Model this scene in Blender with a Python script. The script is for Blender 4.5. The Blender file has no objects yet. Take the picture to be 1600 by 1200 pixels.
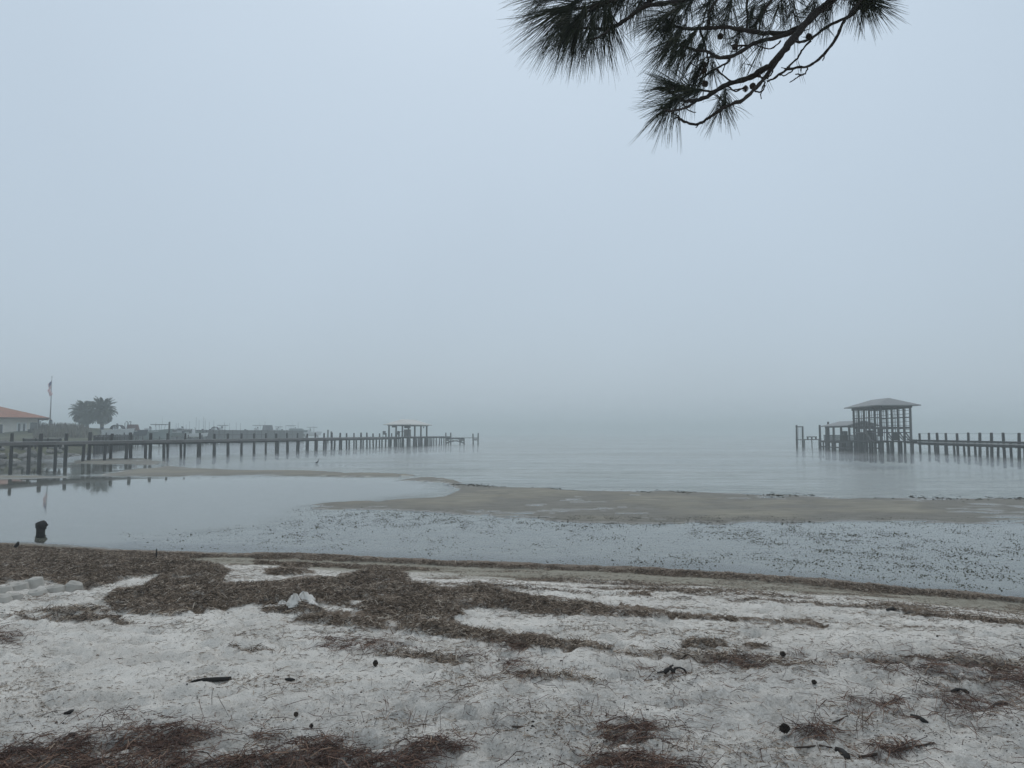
import bpy, bmesh, math, random
import numpy as np
from mathutils import Vector, Matrix, Quaternion

R = math.radians
scene = bpy.context.scene
COL = scene.collection
rng = np.random.default_rng(7)
random.seed(7)

# ------------------------------------------------------------------ camera
F_PX, CX, CY, HORIZON, EYE = 1110.0, 800.0, 600.0, 676.5, 2.3
PITCH = math.atan((HORIZON - CY) / F_PX)
cam_data = bpy.data.cameras.new('camera')
cam_data.sensor_width = 36.0
cam_data.lens = 36.0 * F_PX / 1600.0
cam_data.clip_start = 0.05
cam_data.clip_end = 6000.0
cam = bpy.data.objects.new('camera', cam_data)
COL.objects.link(cam)
cam.location = (0, 0, EYE)
cam.rotation_euler = (math.pi / 2 + PITCH, 0, 0)
scene.camera = cam

# ------------------------------------------------------------------ sky and sun
SUN_EL, SUN_AZ = 60.0, 0.0          # high over the bay, lost in the fog
world = bpy.data.worlds.new('World')
scene.world = world
world.use_nodes = True
nt = world.node_tree
nt.nodes.clear()
w_out = nt.nodes.new('ShaderNodeOutputWorld')
w_bg = nt.nodes.new('ShaderNodeBackground')
w_sky = nt.nodes.new('ShaderNodeTexSky')
w_sky.sky_type = 'NISHITA'
w_sky.sun_disc = False
w_sky.sun_elevation = R(SUN_EL)
w_sky.sun_rotation = R(SUN_AZ)
w_sky.air_density = 1.0
w_sky.dust_density = 3.5
w_sky.ozone_density = 1.0
# a closed cloud deck: the clear sky is seen only as a tint through it
w_geo = nt.nodes.new('ShaderNodeTexCoord')
w_sep = nt.nodes.new('ShaderNodeSeparateXYZ')
nt.links.new(w_geo.outputs['Generated'], w_sep.inputs[0])
w_max = nt.nodes.new('ShaderNodeMath'); w_max.operation = 'MAXIMUM'; w_max.inputs[1].default_value = 0.0
nt.links.new(w_sep.outputs['Z'], w_max.inputs[0])
w_mad = nt.nodes.new('ShaderNodeMath'); w_mad.operation = 'MULTIPLY_ADD'
w_mad.inputs[1].default_value = 0.26; w_mad.inputs[2].default_value = 0.655
nt.links.new(w_max.outputs[0], w_mad.inputs[0])
# soft broken tone in the cloud deck
w_noi = nt.nodes.new('ShaderNodeTexNoise')
w_noi.inputs['Scale'].default_value = 1.3; w_noi.inputs['Detail'].default_value = 3.0
nt.links.new(w_geo.outputs['Generated'], w_noi.inputs['Vector'])
w_nm = nt.nodes.new('ShaderNodeMath'); w_nm.operation = 'MULTIPLY_ADD'
w_nm.inputs[1].default_value = 0.22; w_nm.inputs[2].default_value = 0.89
nt.links.new(w_noi.outputs['Fac'], w_nm.inputs[0])
w_mul = nt.nodes.new('ShaderNodeMath'); w_mul.operation = 'MULTIPLY'
nt.links.new(w_mad.outputs[0], w_mul.inputs[0]); nt.links.new(w_nm.outputs[0], w_mul.inputs[1])
w_col = nt.nodes.new('ShaderNodeVectorMath'); w_col.operation = 'SCALE'
w_col.inputs[0].default_value = (7.3, 8.75, 10.2)
nt.links.new(w_mul.outputs[0], w_col.inputs['Scale'])
w_mix = nt.nodes.new('ShaderNodeMix'); w_mix.data_type = 'RGBA'
w_mix.inputs['Factor'].default_value = 0.88
nt.links.new(w_sky.outputs[0], w_mix.inputs['A'])
nt.links.new(w_col.outputs[0], w_mix.inputs['B'])
nt.links.new(w_mix.outputs['Result'], w_bg.inputs['Color'])
w_bg.inputs['Strength'].default_value = 0.10
nt.links.new(w_bg.outputs[0], w_out.inputs['Surface'])

sun_data = bpy.data.lights.new('sun', 'SUN')
sun_data.energy = 0.6
sun_data.angle = R(40)
sun_data.color = (1.0, 0.90, 0.78)
sun = bpy.data.objects.new('sun', sun_data)
COL.objects.link(sun)
sun.rotation_euler = (R(SUN_EL - 90), 0, R(-SUN_AZ))

# ------------------------------------------------------------------ exposure and render
vs = scene.view_settings
vs.view_transform = 'Standard'
vs.look = 'None'
vs.exposure = 0.0
vs.gamma = 1.0
vs.use_curve_mapping = False
cy = scene.cycles
cy.use_denoising = True
cy.max_bounces = 8
cy.diffuse_bounces = 3
cy.glossy_bounces = 4
cy.transmission_bounces = 6
cy.transparent_max_bounces = 16
cy.volume_bounces = 1
cy.sample_clamp_indirect = 4.0

HAZE_DENSITY = 0.0027
HAZE_TOP = 16.5

# ------------------------------------------------------------------ layout helpers
CP, SP = math.cos(PITCH), math.sin(PITCH)

def ray(px, py):
    vx, vy, vz = (px - CX) / F_PX, 1.0, -(py - CY) / F_PX
    return np.array([vx, vy * CP - vz * SP, vy * SP + vz * CP])

def at(px, py, Y):
    """the place at depth Y (metres ahead) seen in that direction"""
    r = ray(px, py)
    return Vector((r[0] * Y / r[1], Y, EYE + r[2] * Y / r[1]))

def on_level(px, py, z=0.0):
    r = ray(px, py)
    t = (z - EYE) / r[2]
    return Vector((r[0] * t, r[1] * t, z))

def to_px(x, y, z):
    """world arrays to photograph pixels"""
    dz = z - EYE
    d = y * CP + dz * SP
    v = -y * SP + dz * CP
    d = np.where(d < 0.3, 0.3, d)
    return CX + F_PX * x / d, CY - F_PX * v / d

def _hash(ix, iy, seed):
    h = (ix.astype(np.int64) * 374761393 + iy.astype(np.int64) * 668265263 + seed * 1442695041) & 0xFFFFFFFF
    h = ((h ^ (h >> 13)) * 1274126177) & 0xFFFFFFFF
    h = h ^ (h >> 16)
    return (h & 0xFFFF) / 65535.0

def vnoise(x, y, seed=0):
    x = np.asarray(x, float); y = np.asarray(y, float)
    ix = np.floor(x); iy = np.floor(y)
    fx = x - ix; fy = y - iy
    fx = fx * fx * fx * (fx * (fx * 6 - 15) + 10); fy = fy * fy * fy * (fy * (fy * 6 - 15) + 10)
    a = _hash(ix, iy, seed); b = _hash(ix + 1, iy, seed)
    c = _hash(ix, iy + 1, seed); d = _hash(ix + 1, iy + 1, seed)
    return (a * (1 - fx) + b * fx) * (1 - fy) + (c * (1 - fx) + d * fx) * fy

def fbm(x, y, seed=0, octaves=4, gain=0.5):
    s = 0.0; a = 1.0; t = 0.0
    x = np.asarray(x, float); y = np.asarray(y, float)
    for k in range(octaves):
        ca, sa = math.cos(0.6 * k + 0.3), math.sin(0.6 * k + 0.3)
        s = s + a * vnoise((x * ca - y * sa) * 2 ** k, (x * sa + y * ca) * 2 ** k, seed + 17 * k)
        t += a; a *= gain
    return s / t

def smooth(e0, e1, x):
    t = np.clip((x - e0) / (e1 - e0), 0, 1)
    return t * t * (3 - 2 * t)

# ------------------------------------------------------------------ mesh and object helpers
def mesh_arrays(name, verts, faces, attrs=None, smooth_shade=False):
    """verts Nx3, faces MxK (all of one size)"""
    me = bpy.data.meshes.new(name)
    verts = np.ascontiguousarray(verts, np.float32); faces = np.ascontiguousarray(faces, np.int32)
    n, k = faces.shape
    me.vertices.add(len(verts)); me.vertices.foreach_set('co', verts.ravel())
    me.loops.add(n * k); me.loops.foreach_set('vertex_index', faces.ravel())
    me.polygons.add(n)
    me.polygons.foreach_set('loop_start', np.arange(n, dtype=np.int32) * k)
    me.polygons.foreach_set('loop_total', np.full(n, k, np.int32))
    if smooth_shade:
        me.polygons.foreach_set('use_smooth', np.ones(n, bool))
    for key, val in (attrs or {}).items():
        a = me.attributes.new(key, 'FLOAT', 'POINT')
        a.data.foreach_set('value', np.ascontiguousarray(val, np.float32).ravel())
    me.update(calc_edges=True)
    me.validate()
    return me

def link(name, me, mat=None, parent=None, loc=None, rot=None, scale=None):
    o = bpy.data.objects.new(name, me)
    COL.objects.link(o)
    if mat is not None:
        if len(me.materials) == 0:
            me.materials.append(mat)
        elif me.materials[0] != mat:
            o.material_slots[0].link = 'OBJECT'; o.material_slots[0].material = mat
    if parent is not None: o.parent = parent
    if loc is not None: o.location = loc
    if rot is not None: o.rotation_euler = rot
    if scale is not None: o.scale = scale
    return o

def tag(o, label=None, category=None, group=None, kind=None):
    if label: o['label'] = label
    if category: o['category'] = category
    if group: o['group'] = group
    if kind: o['kind'] = kind
    return o

def thing(name, label, category, loc=(0, 0, 0), rotz=0.0, group=None):
    o = bpy.data.objects.new(name, None)
    o.empty_display_size = 0.3
    COL.objects.link(o)
    o.location = loc; o.rotation_euler = (0, 0, rotz)
    return tag(o, label, category, group)

def copy_thing(src, loc, rotz=None, label=None, group=None, scale=None):
    c = src.copy(); COL.objects.link(c)
    c.location = loc
    if rotz is not None: c.rotation_euler = (0, 0, rotz)
    if scale is not None: c.scale = scale
    if label: c['label'] = label
    if group: c['group'] = group
    for ch in list(src.children):
        d = ch.copy(); COL.objects.link(d); d.parent = c
        for g in list(ch.children):
            e = g.copy(); COL.objects.link(e); e.parent = d
    return c

_cache = {}
def unit_box(bevel=0.0):
    key = ('box', bevel)
    if key not in _cache:
        bm = bmesh.new()
        bmesh.ops.create_cube(bm, size=1.0)
        if bevel: bmesh.ops.bevel(bm, geom=bm.edges[:], offset=bevel, segments=1, affect='EDGES')
        me = bpy.data.meshes.new('box'); bm.to_mesh(me); bm.free(); _cache[key] = me
    return _cache[key]

def mesh_for(kind, mat, maker):
    key = (kind, mat.name)
    if key not in _cache:
        me = maker().copy(); me.materials.clear(); me.materials.append(mat); _cache[key] = me
    return _cache[key]

def make_post_mesh():
    """a driven timber pile: round, slightly tapered and out of true, chamfered top; z 0..1, radius 1"""
    bm = bmesh.new(); rr = random.Random(3); rings = []
    for z, s in ((0, 1.06), (0.3, 1.02), (0.62, 1.0), (0.97, 0.96), (1.0, 0.84)):
        ox, oy = rr.uniform(-.05, .05), rr.uniform(-.05, .05)
        rings.append([bm.verts.new((ox + s * math.cos(a) * rr.uniform(.96, 1.04), oy + s * math.sin(a) * rr.uniform(.96, 1.04), z)) for a in [k * math.tau / 10 for k in range(10)]])
    for a, b in zip(rings, rings[1:]):
        for k in range(10): bm.faces.new((a[k], a[(k + 1) % 10], b[(k + 1) % 10], b[k]))
    bm.faces.new(rings[-1]); bm.faces.new(rings[0][::-1])
    me = bpy.data.meshes.new('post'); bm.to_mesh(me); bm.free()
    return me

def post(parent, x, y, z0, z1, r, mat, name='post', lean=0.03):
    if 'post' not in _cache: _cache['post'] = make_post_mesh()
    me = mesh_for('post', mat, lambda: _cache['post'])
    o = link(name, me, None, parent, (x, y, z0), (random.uniform(-lean, lean), random.uniform(-lean, lean), random.uniform(0, 6)), (r, r, z1 - z0))
    return o

def beam(parent, name, p0, p1, w, h, mat, bevel=0.0):
    """a squared timber from p0 to p1 (centre line)"""
    p0, p1 = Vector(p0), Vector(p1); d = p1 - p0
    me = mesh_for(('box', bevel), mat, lambda: unit_box(bevel))
    o = link(name, me, None, parent)
    o.rotation_mode = 'QUATERNION'
    o.rotation_quaternion = d.to_track_quat('Y', 'Z')
    o.location = (p0 + p1) / 2
    o.scale = (w, d.length, h)
    return o

def box(parent, name, c, s, mat, bevel=0.0, rot=None):
    me = mesh_for(('box', bevel), mat, lambda: unit_box(bevel))
    return link(name, me, None, parent, c, rot, s)

def rod_mesh(name, pts, radii, sides=6, cap=True):
    """a tube through points"""
    pts = [Vector(p) for p in pts]; n = len(pts)
    V = []; Fc = []
    up = Vector((0.13, 0.21, 0.97))
    for i, p in enumerate(pts):
        t = (pts[min(i + 1, n - 1)] - pts[max(i - 1, 0)])
        if t.length < 1e-9: t = Vector((0, 0, 1))
        t.normalize()
        u = t.cross(up)
        if u.length < .05: u = t.cross(Vector((1, 0, 0)))
        u.normalize(); v = t.cross(u)
        for k in range(sides):
            a = k * math.tau / sides
            V.append(p + (u * math.cos(a) + v * math.sin(a)) * radii[i])
    for i in range(n - 1):
        for k in range(sides):
            Fc.append((i * sides + k, i * sides + (k + 1) % sides, (i + 1) * sides + (k + 1) % sides, (i + 1) * sides + k))
    if cap:
        Fc.append(tuple(range(sides))[::-1]); Fc.append(tuple((n - 1) * sides + k for k in range(sides)))
    me = bpy.data.meshes.new(name); me.from_pydata([tuple(v) for v in V], [], Fc)
    me.polygons.foreach_set('use_smooth', [True] * len(me.polygons)); me.update()
    return me

def poly_mesh(name, V, Fc, sm=False):
    me = bpy.data.meshes.new(name); me.from_pydata([tuple(v) for v in V], [], Fc)
    if sm: me.polygons.foreach_set('use_smooth', [True] * len(me.polygons))
    me.update(); return me

# ------------------------------------------------------------------ materials
def mat_basic(name, color, rough=0.8, var=0.25, scale=6.0, spec=0.3, stretch=None, metal=0.0, bump=0.0):
    """procedural: base colour broken up by noise"""
    m = bpy.data.materials.new(name); m.use_nodes = True
    t = m.node_tree; b = t.nodes['Principled BSDF']
    b.inputs['Roughness'].default_value = rough
    b.inputs['Specular IOR Level'].default_value = spec
    b.inputs['Metallic'].default_value = metal
    tc = t.nodes.new('ShaderNodeTexCoord'); mp = t.nodes.new('ShaderNodeMapping')
    t.links.new(tc.outputs['Object'], mp.inputs['Vector'])
    if stretch: mp.inputs['Scale'].default_value = stretch
    n = t.nodes.new('ShaderNodeTexNoise'); n.inputs['Scale'].default_value = scale; n.inputs['Detail'].default_value = 5.0
    t.links.new(mp.outputs[0], n.inputs['Vector'])
    oi = t.nodes.new('ShaderNodeObjectInfo')
    ad = t.nodes.new('ShaderNodeMath'); ad.operation = 'MULTIPLY_ADD'; ad.inputs[1].default_value = 0.4; ad.inputs[2].default_value = -0.2
    t.links.new(oi.outputs['Random'], ad.inputs[0])
    a2 = t.nodes.new('ShaderNodeMath'); a2.operation = 'ADD'
    t.links.new(n.outputs['Fac'], a2.inputs[0]); t.links.new(ad.outputs[0], a2.inputs[1])
    r = t.nodes.new('ShaderNodeValToRGB')
    c = np.array(color)
    r.color_ramp.elements[0].position = 0.25; r.color_ramp.elements[1].position = 0.78
    r.color_ramp.elements[0].color = (*np.clip(c * (1 - var), 0, 1), 1)
    r.color_ramp.elements[1].color = (*np.clip(c * (1 + var), 0, 1), 1)
    t.links.new(a2.outputs[0], r.inputs['Fac'])
    t.links.new(r.outputs['Color'], b.inputs['Base Color'])
    if bump:
        bp = t.nodes.new('ShaderNodeBump'); bp.inputs['Strength'].default_value = bump; bp.inputs['Distance'].default_value = 0.02
        t.links.new(n.outputs['Fac'], bp.inputs['Height']); t.links.new(bp.outputs[0], b.inputs['Normal'])
    return m

def mat_attr(name, stops, rough=0.8, spec=0.2, attr='shade'):
    """colour ramp driven by a per-piece attribute"""
    m = bpy.data.materials.new(name); m.use_nodes = True
    t = m.node_tree; b = t.nodes['Principled BSDF']
    b.inputs['Roughness'].default_value = rough; b.inputs['Specular IOR Level'].default_value = spec
    a = t.nodes.new('ShaderNodeAttribute'); a.attribute_name = attr
    r = t.nodes.new('ShaderNodeValToRGB')
    cr = r.color_ramp
    while len(cr.elements) < len(stops): cr.elements.new(0.5)
    for e, (p, c) in zip(cr.elements, stops):
        e.position = p; e.color = (*c, 1)
    t.links.new(a.outputs['Fac'], r.inputs['Fac']); t.links.new(r.outputs['Color'], b.inputs['Base Color'])
    return m

M = {}
M['pile'] = mat_basic('dark_pile_timber', (0.036, 0.033, 0.031), .85, .4, 5, stretch=(3, 3, .6))
M['fascia'] = mat_basic('weathered_fascia_timber', (0.125, 0.115, 0.108), .85, .3, 3)
M['deck'] = mat_basic('bleached_deck_timber', (0.30, 0.29, 0.28), .85, .25, 2)
M['stringer'] = mat_basic('dark_stringer_timber', (0.034, 0.032, 0.030), .9, .3, 3)
M['greytimber'] = mat_basic('grey_timber', (0.085, 0.082, 0.08), .85, .3, 4)
M['pale_roof'] = mat_basic('pale_metal_roof', (0.50, 0.48, 0.44), .55, .1, 2)
M['grey_roof'] = mat_basic('grey_metal_roof', (0.20, 0.20, 0.20), .55, .15, 2)
M['tile_roof'] = mat_basic('terracotta_roof', (0.30, 0.125, 0.075), .8, .25, 1.5)
M['stucco'] = mat_basic('cream_stucco', (0.72, 0.68, 0.61), .9, .06, 1.5)
M['white'] = mat_basic('white_paint', (0.72, 0.72, 0.70), .5, .06, 4)
M['glass'] = mat_basic('dark_window_glass', (0.02, 0.022, 0.026), .08, .1, 1, spec=.6)
M['gutter'] = mat_basic('brown_gutter', (0.06, 0.05, 0.045), .6, .2, 4)
M['metal'] = mat_basic('galvanised_metal', (0.35, 0.36, 0.37), .45, .15, 6, metal=.6)
M['rope'] = mat_basic('grey_rope', (0.10, 0.10, 0.095), .9, .2, 8)
# ------------------------------------------------------------------ masks drawn on the ground plan
RX0, RX1, RY0, RY1 = -800, 2400, 690, 1420
_rx = np.arange(RX0, RX1, 2.0); _ry = np.arange(RY0, RY1, 1.0)

def raster(polys):
    out = np.zeros((len(_ry), len(_rx)), np.float32)
    gx = _rx[None, :]; gy = _ry[:, None]
    for poly in polys:
        p = np.array(poly, float); inside = np.zeros(out.shape, bool)
        for (x0, y0), (x1, y1) in zip(p, np.roll(p, -1, 0)):
            if y0 == y1: continue
            c = ((y0 > gy) != (y1 > gy)) & (gx < (x1 - x0) * (gy - y0) / (y1 - y0) + x0)
            inside ^= c
        out[inside] = 1.0
    return out

def blur(a, nx, ny, times=2):
    for _ in range(times):
        for axis, n in ((1, nx), (0, ny)):
            if n < 1: continue
            pad = [(0, 0), (0, 0)]; pad[axis] = (n + 1, n)
            c = np.cumsum(np.pad(a, pad, mode='edge'), axis=axis)
            k = 2 * n + 1
            a = (np.take(c, range(k, c.shape[axis]), axis=axis) - np.take(c, range(0, c.shape[axis] - k), axis=axis)) / k
    return a

def sample(mask, px, py):
    fx = np.clip((px - RX0) / 2.0, 0, len(_rx) - 1.001); fy = np.clip((py - RY0), 0, len(_ry) - 1.001)
    ix = fx.astype(int); iy = fy.astype(int); tx = fx - ix; ty = fy - iy
    v = (mask[iy, ix] * (1 - tx) + mask[iy, ix + 1] * tx) * (1 - ty) + (mask[iy + 1, ix] * (1 - tx) + mask[iy + 1, ix + 1] * tx) * ty
    return np.where((py < RY0) | (py > RY1) | (px < RX0) | (px > RX1), 0.0, v)

BARS = [
    # long low bar beyond the pool
    [(130, 745), (170, 737.5), (200, 733.5), (230, 730.5), (250, 728), (278, 728.5), (300, 730), (340, 732.5), (400, 734.5), (450, 735), (500, 736), (550, 738.5), (600, 741), (618, 742.5),
     (560, 746), (500, 744), (400, 744), (300, 744), (200, 745)],
    # strip at the feet of the pier
    [(95, 720), (160, 716), (200, 716), (240, 717), (272, 721.5), (255, 726.5), (200, 726), (150, 725), (105, 724)],
    # main bar
    [(615, 749.5), (670, 747.5), (690, 749), (712, 754.5), (760, 757), (800, 759), (850, 760.5), (900, 763), (960, 764.5), (1050, 766), (1150, 768.5), (1200, 770), (1300, 775), (1400, 777), (1600, 777), (2400, 774),
     (2400, 830), (1600, 821), (1500, 818), (1400, 817), (1300, 817), (1250, 819), (1190, 815), (1130, 820), (1000, 820), (900, 817), (800, 812), (700, 803), (600, 798), (540, 799), (488, 796), (470, 791),
     (500, 785), (560, 781), (650, 777), (690, 773.5), (704, 768), (700, 761), (680, 755), (650, 752)],
    # the curved tips that nearly meet
    [(608, 750.2), (640, 747.2), (670, 746.0), (700, 747.5), (735, 755), (705, 757.5), (680, 753.8), (650, 751.8)],
    [(520, 738), (600, 739.8), (640, 741.5), (662, 743.6), (610, 744.4), (540, 745)],
    # thin mud line on the left
    [(-800, 746), (0, 744), (60, 744.5), (130, 745), (60, 748.5), (0, 748), (-800, 752)],
]
M_BAR = np.maximum(blur(raster([BARS[0], BARS[1], BARS[3], BARS[4], BARS[5]]), 3, 0, 2), .5 * blur(raster([BARS[2]]), 4, 1, 2) + .5 * blur(raster([BARS[2]]), 8, 3, 2))
FLATS = [[(470, 790), (800, 805), (1300, 812), (2400, 815), (2400, 1000), (1600, 950), (1200, 905), (800, 885), (400, 868), (150, 862), (170, 832), (330, 828), (430, 815)]]
M_FLAT = blur(raster(FLATS), 14, 5, 2)

SHORE_PX = [(0, 847.5), (100, 851), (200, 859), (300, 862), (400, 865), (525, 868), (575, 872), (700, 878), (800, 882), (900, 885), (1000, 889), (1100, 894), (1200, 900.5), (1300, 909), (1400, 919), (1500, 927), (1600, 937)]
_sh = [on_level(*p) for p in SHORE_PX]
_shx = np.array([-120, -60, -40, -22, -15] + [p.x for p in _sh] + [10, 16, 30, 80])
_shy = np.array([60, 44, 33, 21, 17.2] + [p.y for p in _sh] + [8.4, 5.6, 0, -14])
def shore_s(x, y):
    """metres inland of the water's edge"""
    return (np.interp(x, _shx, _shy) - y) * 0.95 + (fbm(x * 1.1, y * 1.1, 91, 3) - .5) * .35

_ps = np.array([0, .35, 1.0, 2.0, 3.5, 5.5, 9.0, 13, 30, 200])
_ph = np.array([0, .035, .095, .21, .41, .59, .70, .74, .95, 2.0])

WRACK = [
    # mass on the left down to the water
    [(-800, 850), (0, 850), (60, 854), (150, 860), (200, 862.5), (300, 866), (400, 868), (405, 872), (300, 873), (290, 876), (330, 880), (366, 892), (346, 903), (350, 913), (400, 911), (450, 907), (530, 904), (560, 894), (600, 890), (632, 896),
     (646, 911), (690, 921), (720, 922), (750, 916), (790, 925), (860, 934), (905, 938), (960, 951), (1010, 956), (1100, 963), (1190, 969), (1262, 976), (1200, 974), (1100, 969), (1000, 966), (900, 961), (840, 962), (790, 952),
     (740, 950), (720, 956), (735, 962), (700, 966), (660, 966), (640, 972), (600, 966), (570, 955), (530, 949), (500, 945), (440, 946), (380, 948), (335, 954), (300, 957), (270, 964), (215, 962), (180, 957), (160, 940), (175, 925), (225, 918), (240, 908), (255, 899), (205, 903), (180, 912),
     (150, 917), (120, 920), (95, 914), (60, 905), (30, 908), (0, 912), (-800, 935)],
    [(480, 962), (540, 965), (620, 966), (690, 970), (745, 984), (800, 992), (860, 998), (920, 1004), (970, 1013), (955, 1018), (900, 1013), (860, 1016), (800, 1011), (740, 1001), (690, 996), (640, 990), (570, 985), (520, 978), (490, 970)],
    [(405, 950), (470, 946), (500, 949), (495, 957), (450, 961), (410, 958)],
    [(450, 966), (480, 962), (520, 967), (505, 974), (470, 974)],
    [(1060, 1003), (1100, 1000), (1132, 1001), (1142, 1009), (1100, 1014), (1064, 1013)],
    [(1156, 1005), (1200, 1007), (1212, 1015), (1170, 1013)],
    # the line of weed at the water's edge
    [(395, 865), (460, 866.5), (530, 868.5), (580, 872.5), (700, 878.5), (800, 882.5), (900, 885.5), (1000, 889.5), (1100, 894.5), (1200, 901), (1300, 909.5), (1400, 919.5), (1500, 927.5), (1600, 937.5), (2400, 1000),
     (2400, 1008), (1600, 942), (1500, 935), (1400, 929), (1300, 919), (1200, 910.5), (1100, 904), (1000, 898), (900, 893), (800, 889), (700, 885), (600, 880), (520, 877), (460, 875), (395, 874)],
    # thinner line behind it
    [(395, 876), (480, 880), (560, 884), (640, 887), (705, 893), (640, 893), (560, 889), (480, 886), (395, 882)],
    [(415, 890), (470, 888), (490, 895), (440, 900), (415, 898)],
    [(978, 926), (1010, 927), (1030, 931), (990, 932)],
    [(1385, 953), (1400, 952), (1450, 957), (1490, 963), (1600, 972), (2000, 1000), (2000, 1006), (1600, 977), (1480, 967), (1430, 962)],
    [(1200, 966), (1260, 972), (1310, 982), (1260, 978)],
]
_wr = raster(WRACK)
M_WRACK = blur(_wr, 2, 1, 1)
M_WRACK_SOFT = blur(_wr, 9, 3, 2)
STREAKS = [
    [(640, 905), (800, 905), (1000, 915), (1300, 938), (1600, 968), (1600, 985), (1300, 955), (1000, 930), (800, 918), (640, 912)],
    [(0, 960), (140, 950), (240, 970), (480, 970), (640, 995), (860, 1020), (1060, 1020), (1250, 1030), (1600, 1030), (1600, 1130), (1200, 1080), (800, 1060), (300, 1010), (0, 1010)],
]
M_STREAK = blur(raster(STREAKS), 10, 6, 2)
STRAW = [
    [(150, 1172), (165, 1155), (230, 1142), (300, 1134), (345, 1140), (335, 1155), (290, 1165), (300, 1180), (260, 1185), (200, 1176)],
    [(-300, 1190), (0, 1172), (60, 1162), (130, 1150), (160, 1165), (120, 1180), (180, 1195), (280, 1190), (340, 1200), (340, 1420), (-300, 1420)],
    [(330, 1192), (370, 1180), (420, 1172), (460, 1160), (520, 1152), (545, 1160), (540, 1172), (600, 1180), (640, 1160), (690, 1150), (740, 1160), (760, 1172), (700, 1180), (660, 1200), (680, 1420), (330, 1420)],
    [(400, 1150), (430, 1148), (440, 1158), (405, 1166)],
    [(1280, 1022), (1310, 1018), (1345, 1022), (1340, 1029), (1300, 1028)],
    [(1226, 1018), (1250, 1014), (1275, 1023), (1255, 1028), (1230, 1024)],
    [(1415, 1025), (1440, 1030), (1480, 1040), (1500, 1053), (1465, 1054), (1430, 1048)],
    [(1485, 1027), (1520, 1032), (1600, 1045), (1800, 1070), (1800, 1090), (1600, 1075), (1560, 1068), (1510, 1048)],
    [(1345, 1032), (1390, 1038), (1420, 1052), (1390, 1056), (1355, 1045)],
    [(1305, 1083), (1340, 1092), (1365, 1100), (1400, 1092), (1415, 1112), (1400, 1122), (1370, 1108), (1340, 1112), (1320, 1098)],
    [(1465, 1100), (1500, 1092), (1550, 1100), (1555, 1112), (1510, 1120), (1470, 1112)],
    [(1230, 1142), (1280, 1134), (1330, 1140), (1320, 1156), (1260, 1154)],
    [(930, 1136), (960, 1124), (1030, 1126), (1040, 1150), (1000, 1166), (950, 1160)],
    [(910, 1182), (1000, 1175), (1060, 1185), (1100, 1200), (1100, 1420), (910, 1420)],
    [(800, 1030), (845, 1055), (840, 1068), (800, 1056), (770, 1036)],
    [(1000, 1040), (1040, 1046), (1080, 1056), (1050, 1064), (1010, 1054)],
    [(470, 995), (560, 1004), (630, 1000), (660, 1010), (600, 1022), (500, 1016)],
    [(0, 985), (30, 990), (20, 1008), (-40, 1005)],
    [(700, 1022), (730, 1022), (740, 1032), (705, 1036)],
    [(1100, 1030), (1160, 1026), (1220, 1036), (1180, 1044), (1110, 1042)],
    [(1350, 1172), (1420, 1160), (1440, 1168), (1370, 1190)],
    [(760, 1000), (800, 1004), (860, 1010), (850, 1020), (780, 1016)],
]
M_STRAW = blur(raster(STRAW), 4, 3, 2)
LITTER = [[(-800, 1090), (0, 1120), (300, 1100), (700, 1060), (1000, 1030), (1600, 1010), (2400, 1000), (2400, 1420), (-800, 1420)]]
M_LITTER = blur(raster(LITTER), 40, 20, 2)

def base_height(x, y):
    s = shore_s(x, y)
    beach = np.interp(s, _ps, _ph)
    px, py = to_px(x, y, 0.0)
    bar = sample(M_BAR, px, py) * (y > 8)
    flat = sample(M_FLAT, px, py) * (y > 8)
    deep = -0.13 - 1.6 * smooth(34, 95, y + 0.2 * np.abs(x)) - 1.0 * smooth(95, 300, y)
    n = fbm(x * .55, y * .22, 5, 4) - .5
    sea = deep * (1 - flat) + flat * (-0.034 + 0.05 * n)
    crest = 0.026 + 0.045 * smooth(.3, .7, fbm(x * .3, y * .5, 8, 3)) * smooth(.8, 1, bar)
    sea = sea * (1 - bar) + bar * crest
    sea = sea - .045 * smooth(.60, .70, fbm(x * .55, y * 1.3, 28, 3)) * smooth(.2, .5, bar) * (1 - smooth(.90, 1.0, bar)) - .030 * smooth(.66, .74, fbm(x * .8, y * 1.6, 29, 3)) * smooth(.5, .8, bar)
    sea = sea + .007 * np.sin(y * 11 + 2.5 * fbm(x * .6, y * .6, 30, 2) * 6) * bar * (y < 40)
    sea = sea + (0.02 * n + .05 * (fbm(x * 1.5, y * .8, 25, 4) - .5) * (1 - .7 * smooth(.85, 1, bar))) * smooth(.08, .5, bar) + 0.006 * (fbm(x * 3, y * 3, 21, 3) - .5)
    sea = np.where(s > -1.6, sea * smooth(0, 1.6, -s), sea)
    return np.where(s > 0, beach, sea), s, bar, flat

def wrack_amount(x, y, z):
    px, py = to_px(x, y, z)
    m = sample(M_WRACK, px, py)
    n = fbm(x * 2.2, y * 2.2, 31, 4)
    n2 = fbm(x * 7, y * 7, 37, 3)
    w = smooth(.40, .82, m + (n - .5) * 1.3 * (m > .02) + (n2 - .5) * .9 * (m > .02))
    # thin and ragged: sand shows through between clumps, most of all towards the edges
    hole = fbm(x * 4.6, y * 6.0, 47, 4); w = w * smooth(.22, .40, hole + .22 * smooth(.7, 1.0, m) - .16 * (1 - smooth(.3, .9, m)))
    st = sample(M_STREAK, px, py)
    k = fbm(x * .9, y * 4.2 + x * .8, 41, 4)
    w = np.maximum(w, .75 * smooth(.60, .70, k) * st)
    return w

def wrack_soft(x, y, z):
    px, py = to_px(x, y, z)
    return sample(M_WRACK_SOFT, px, py)

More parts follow.
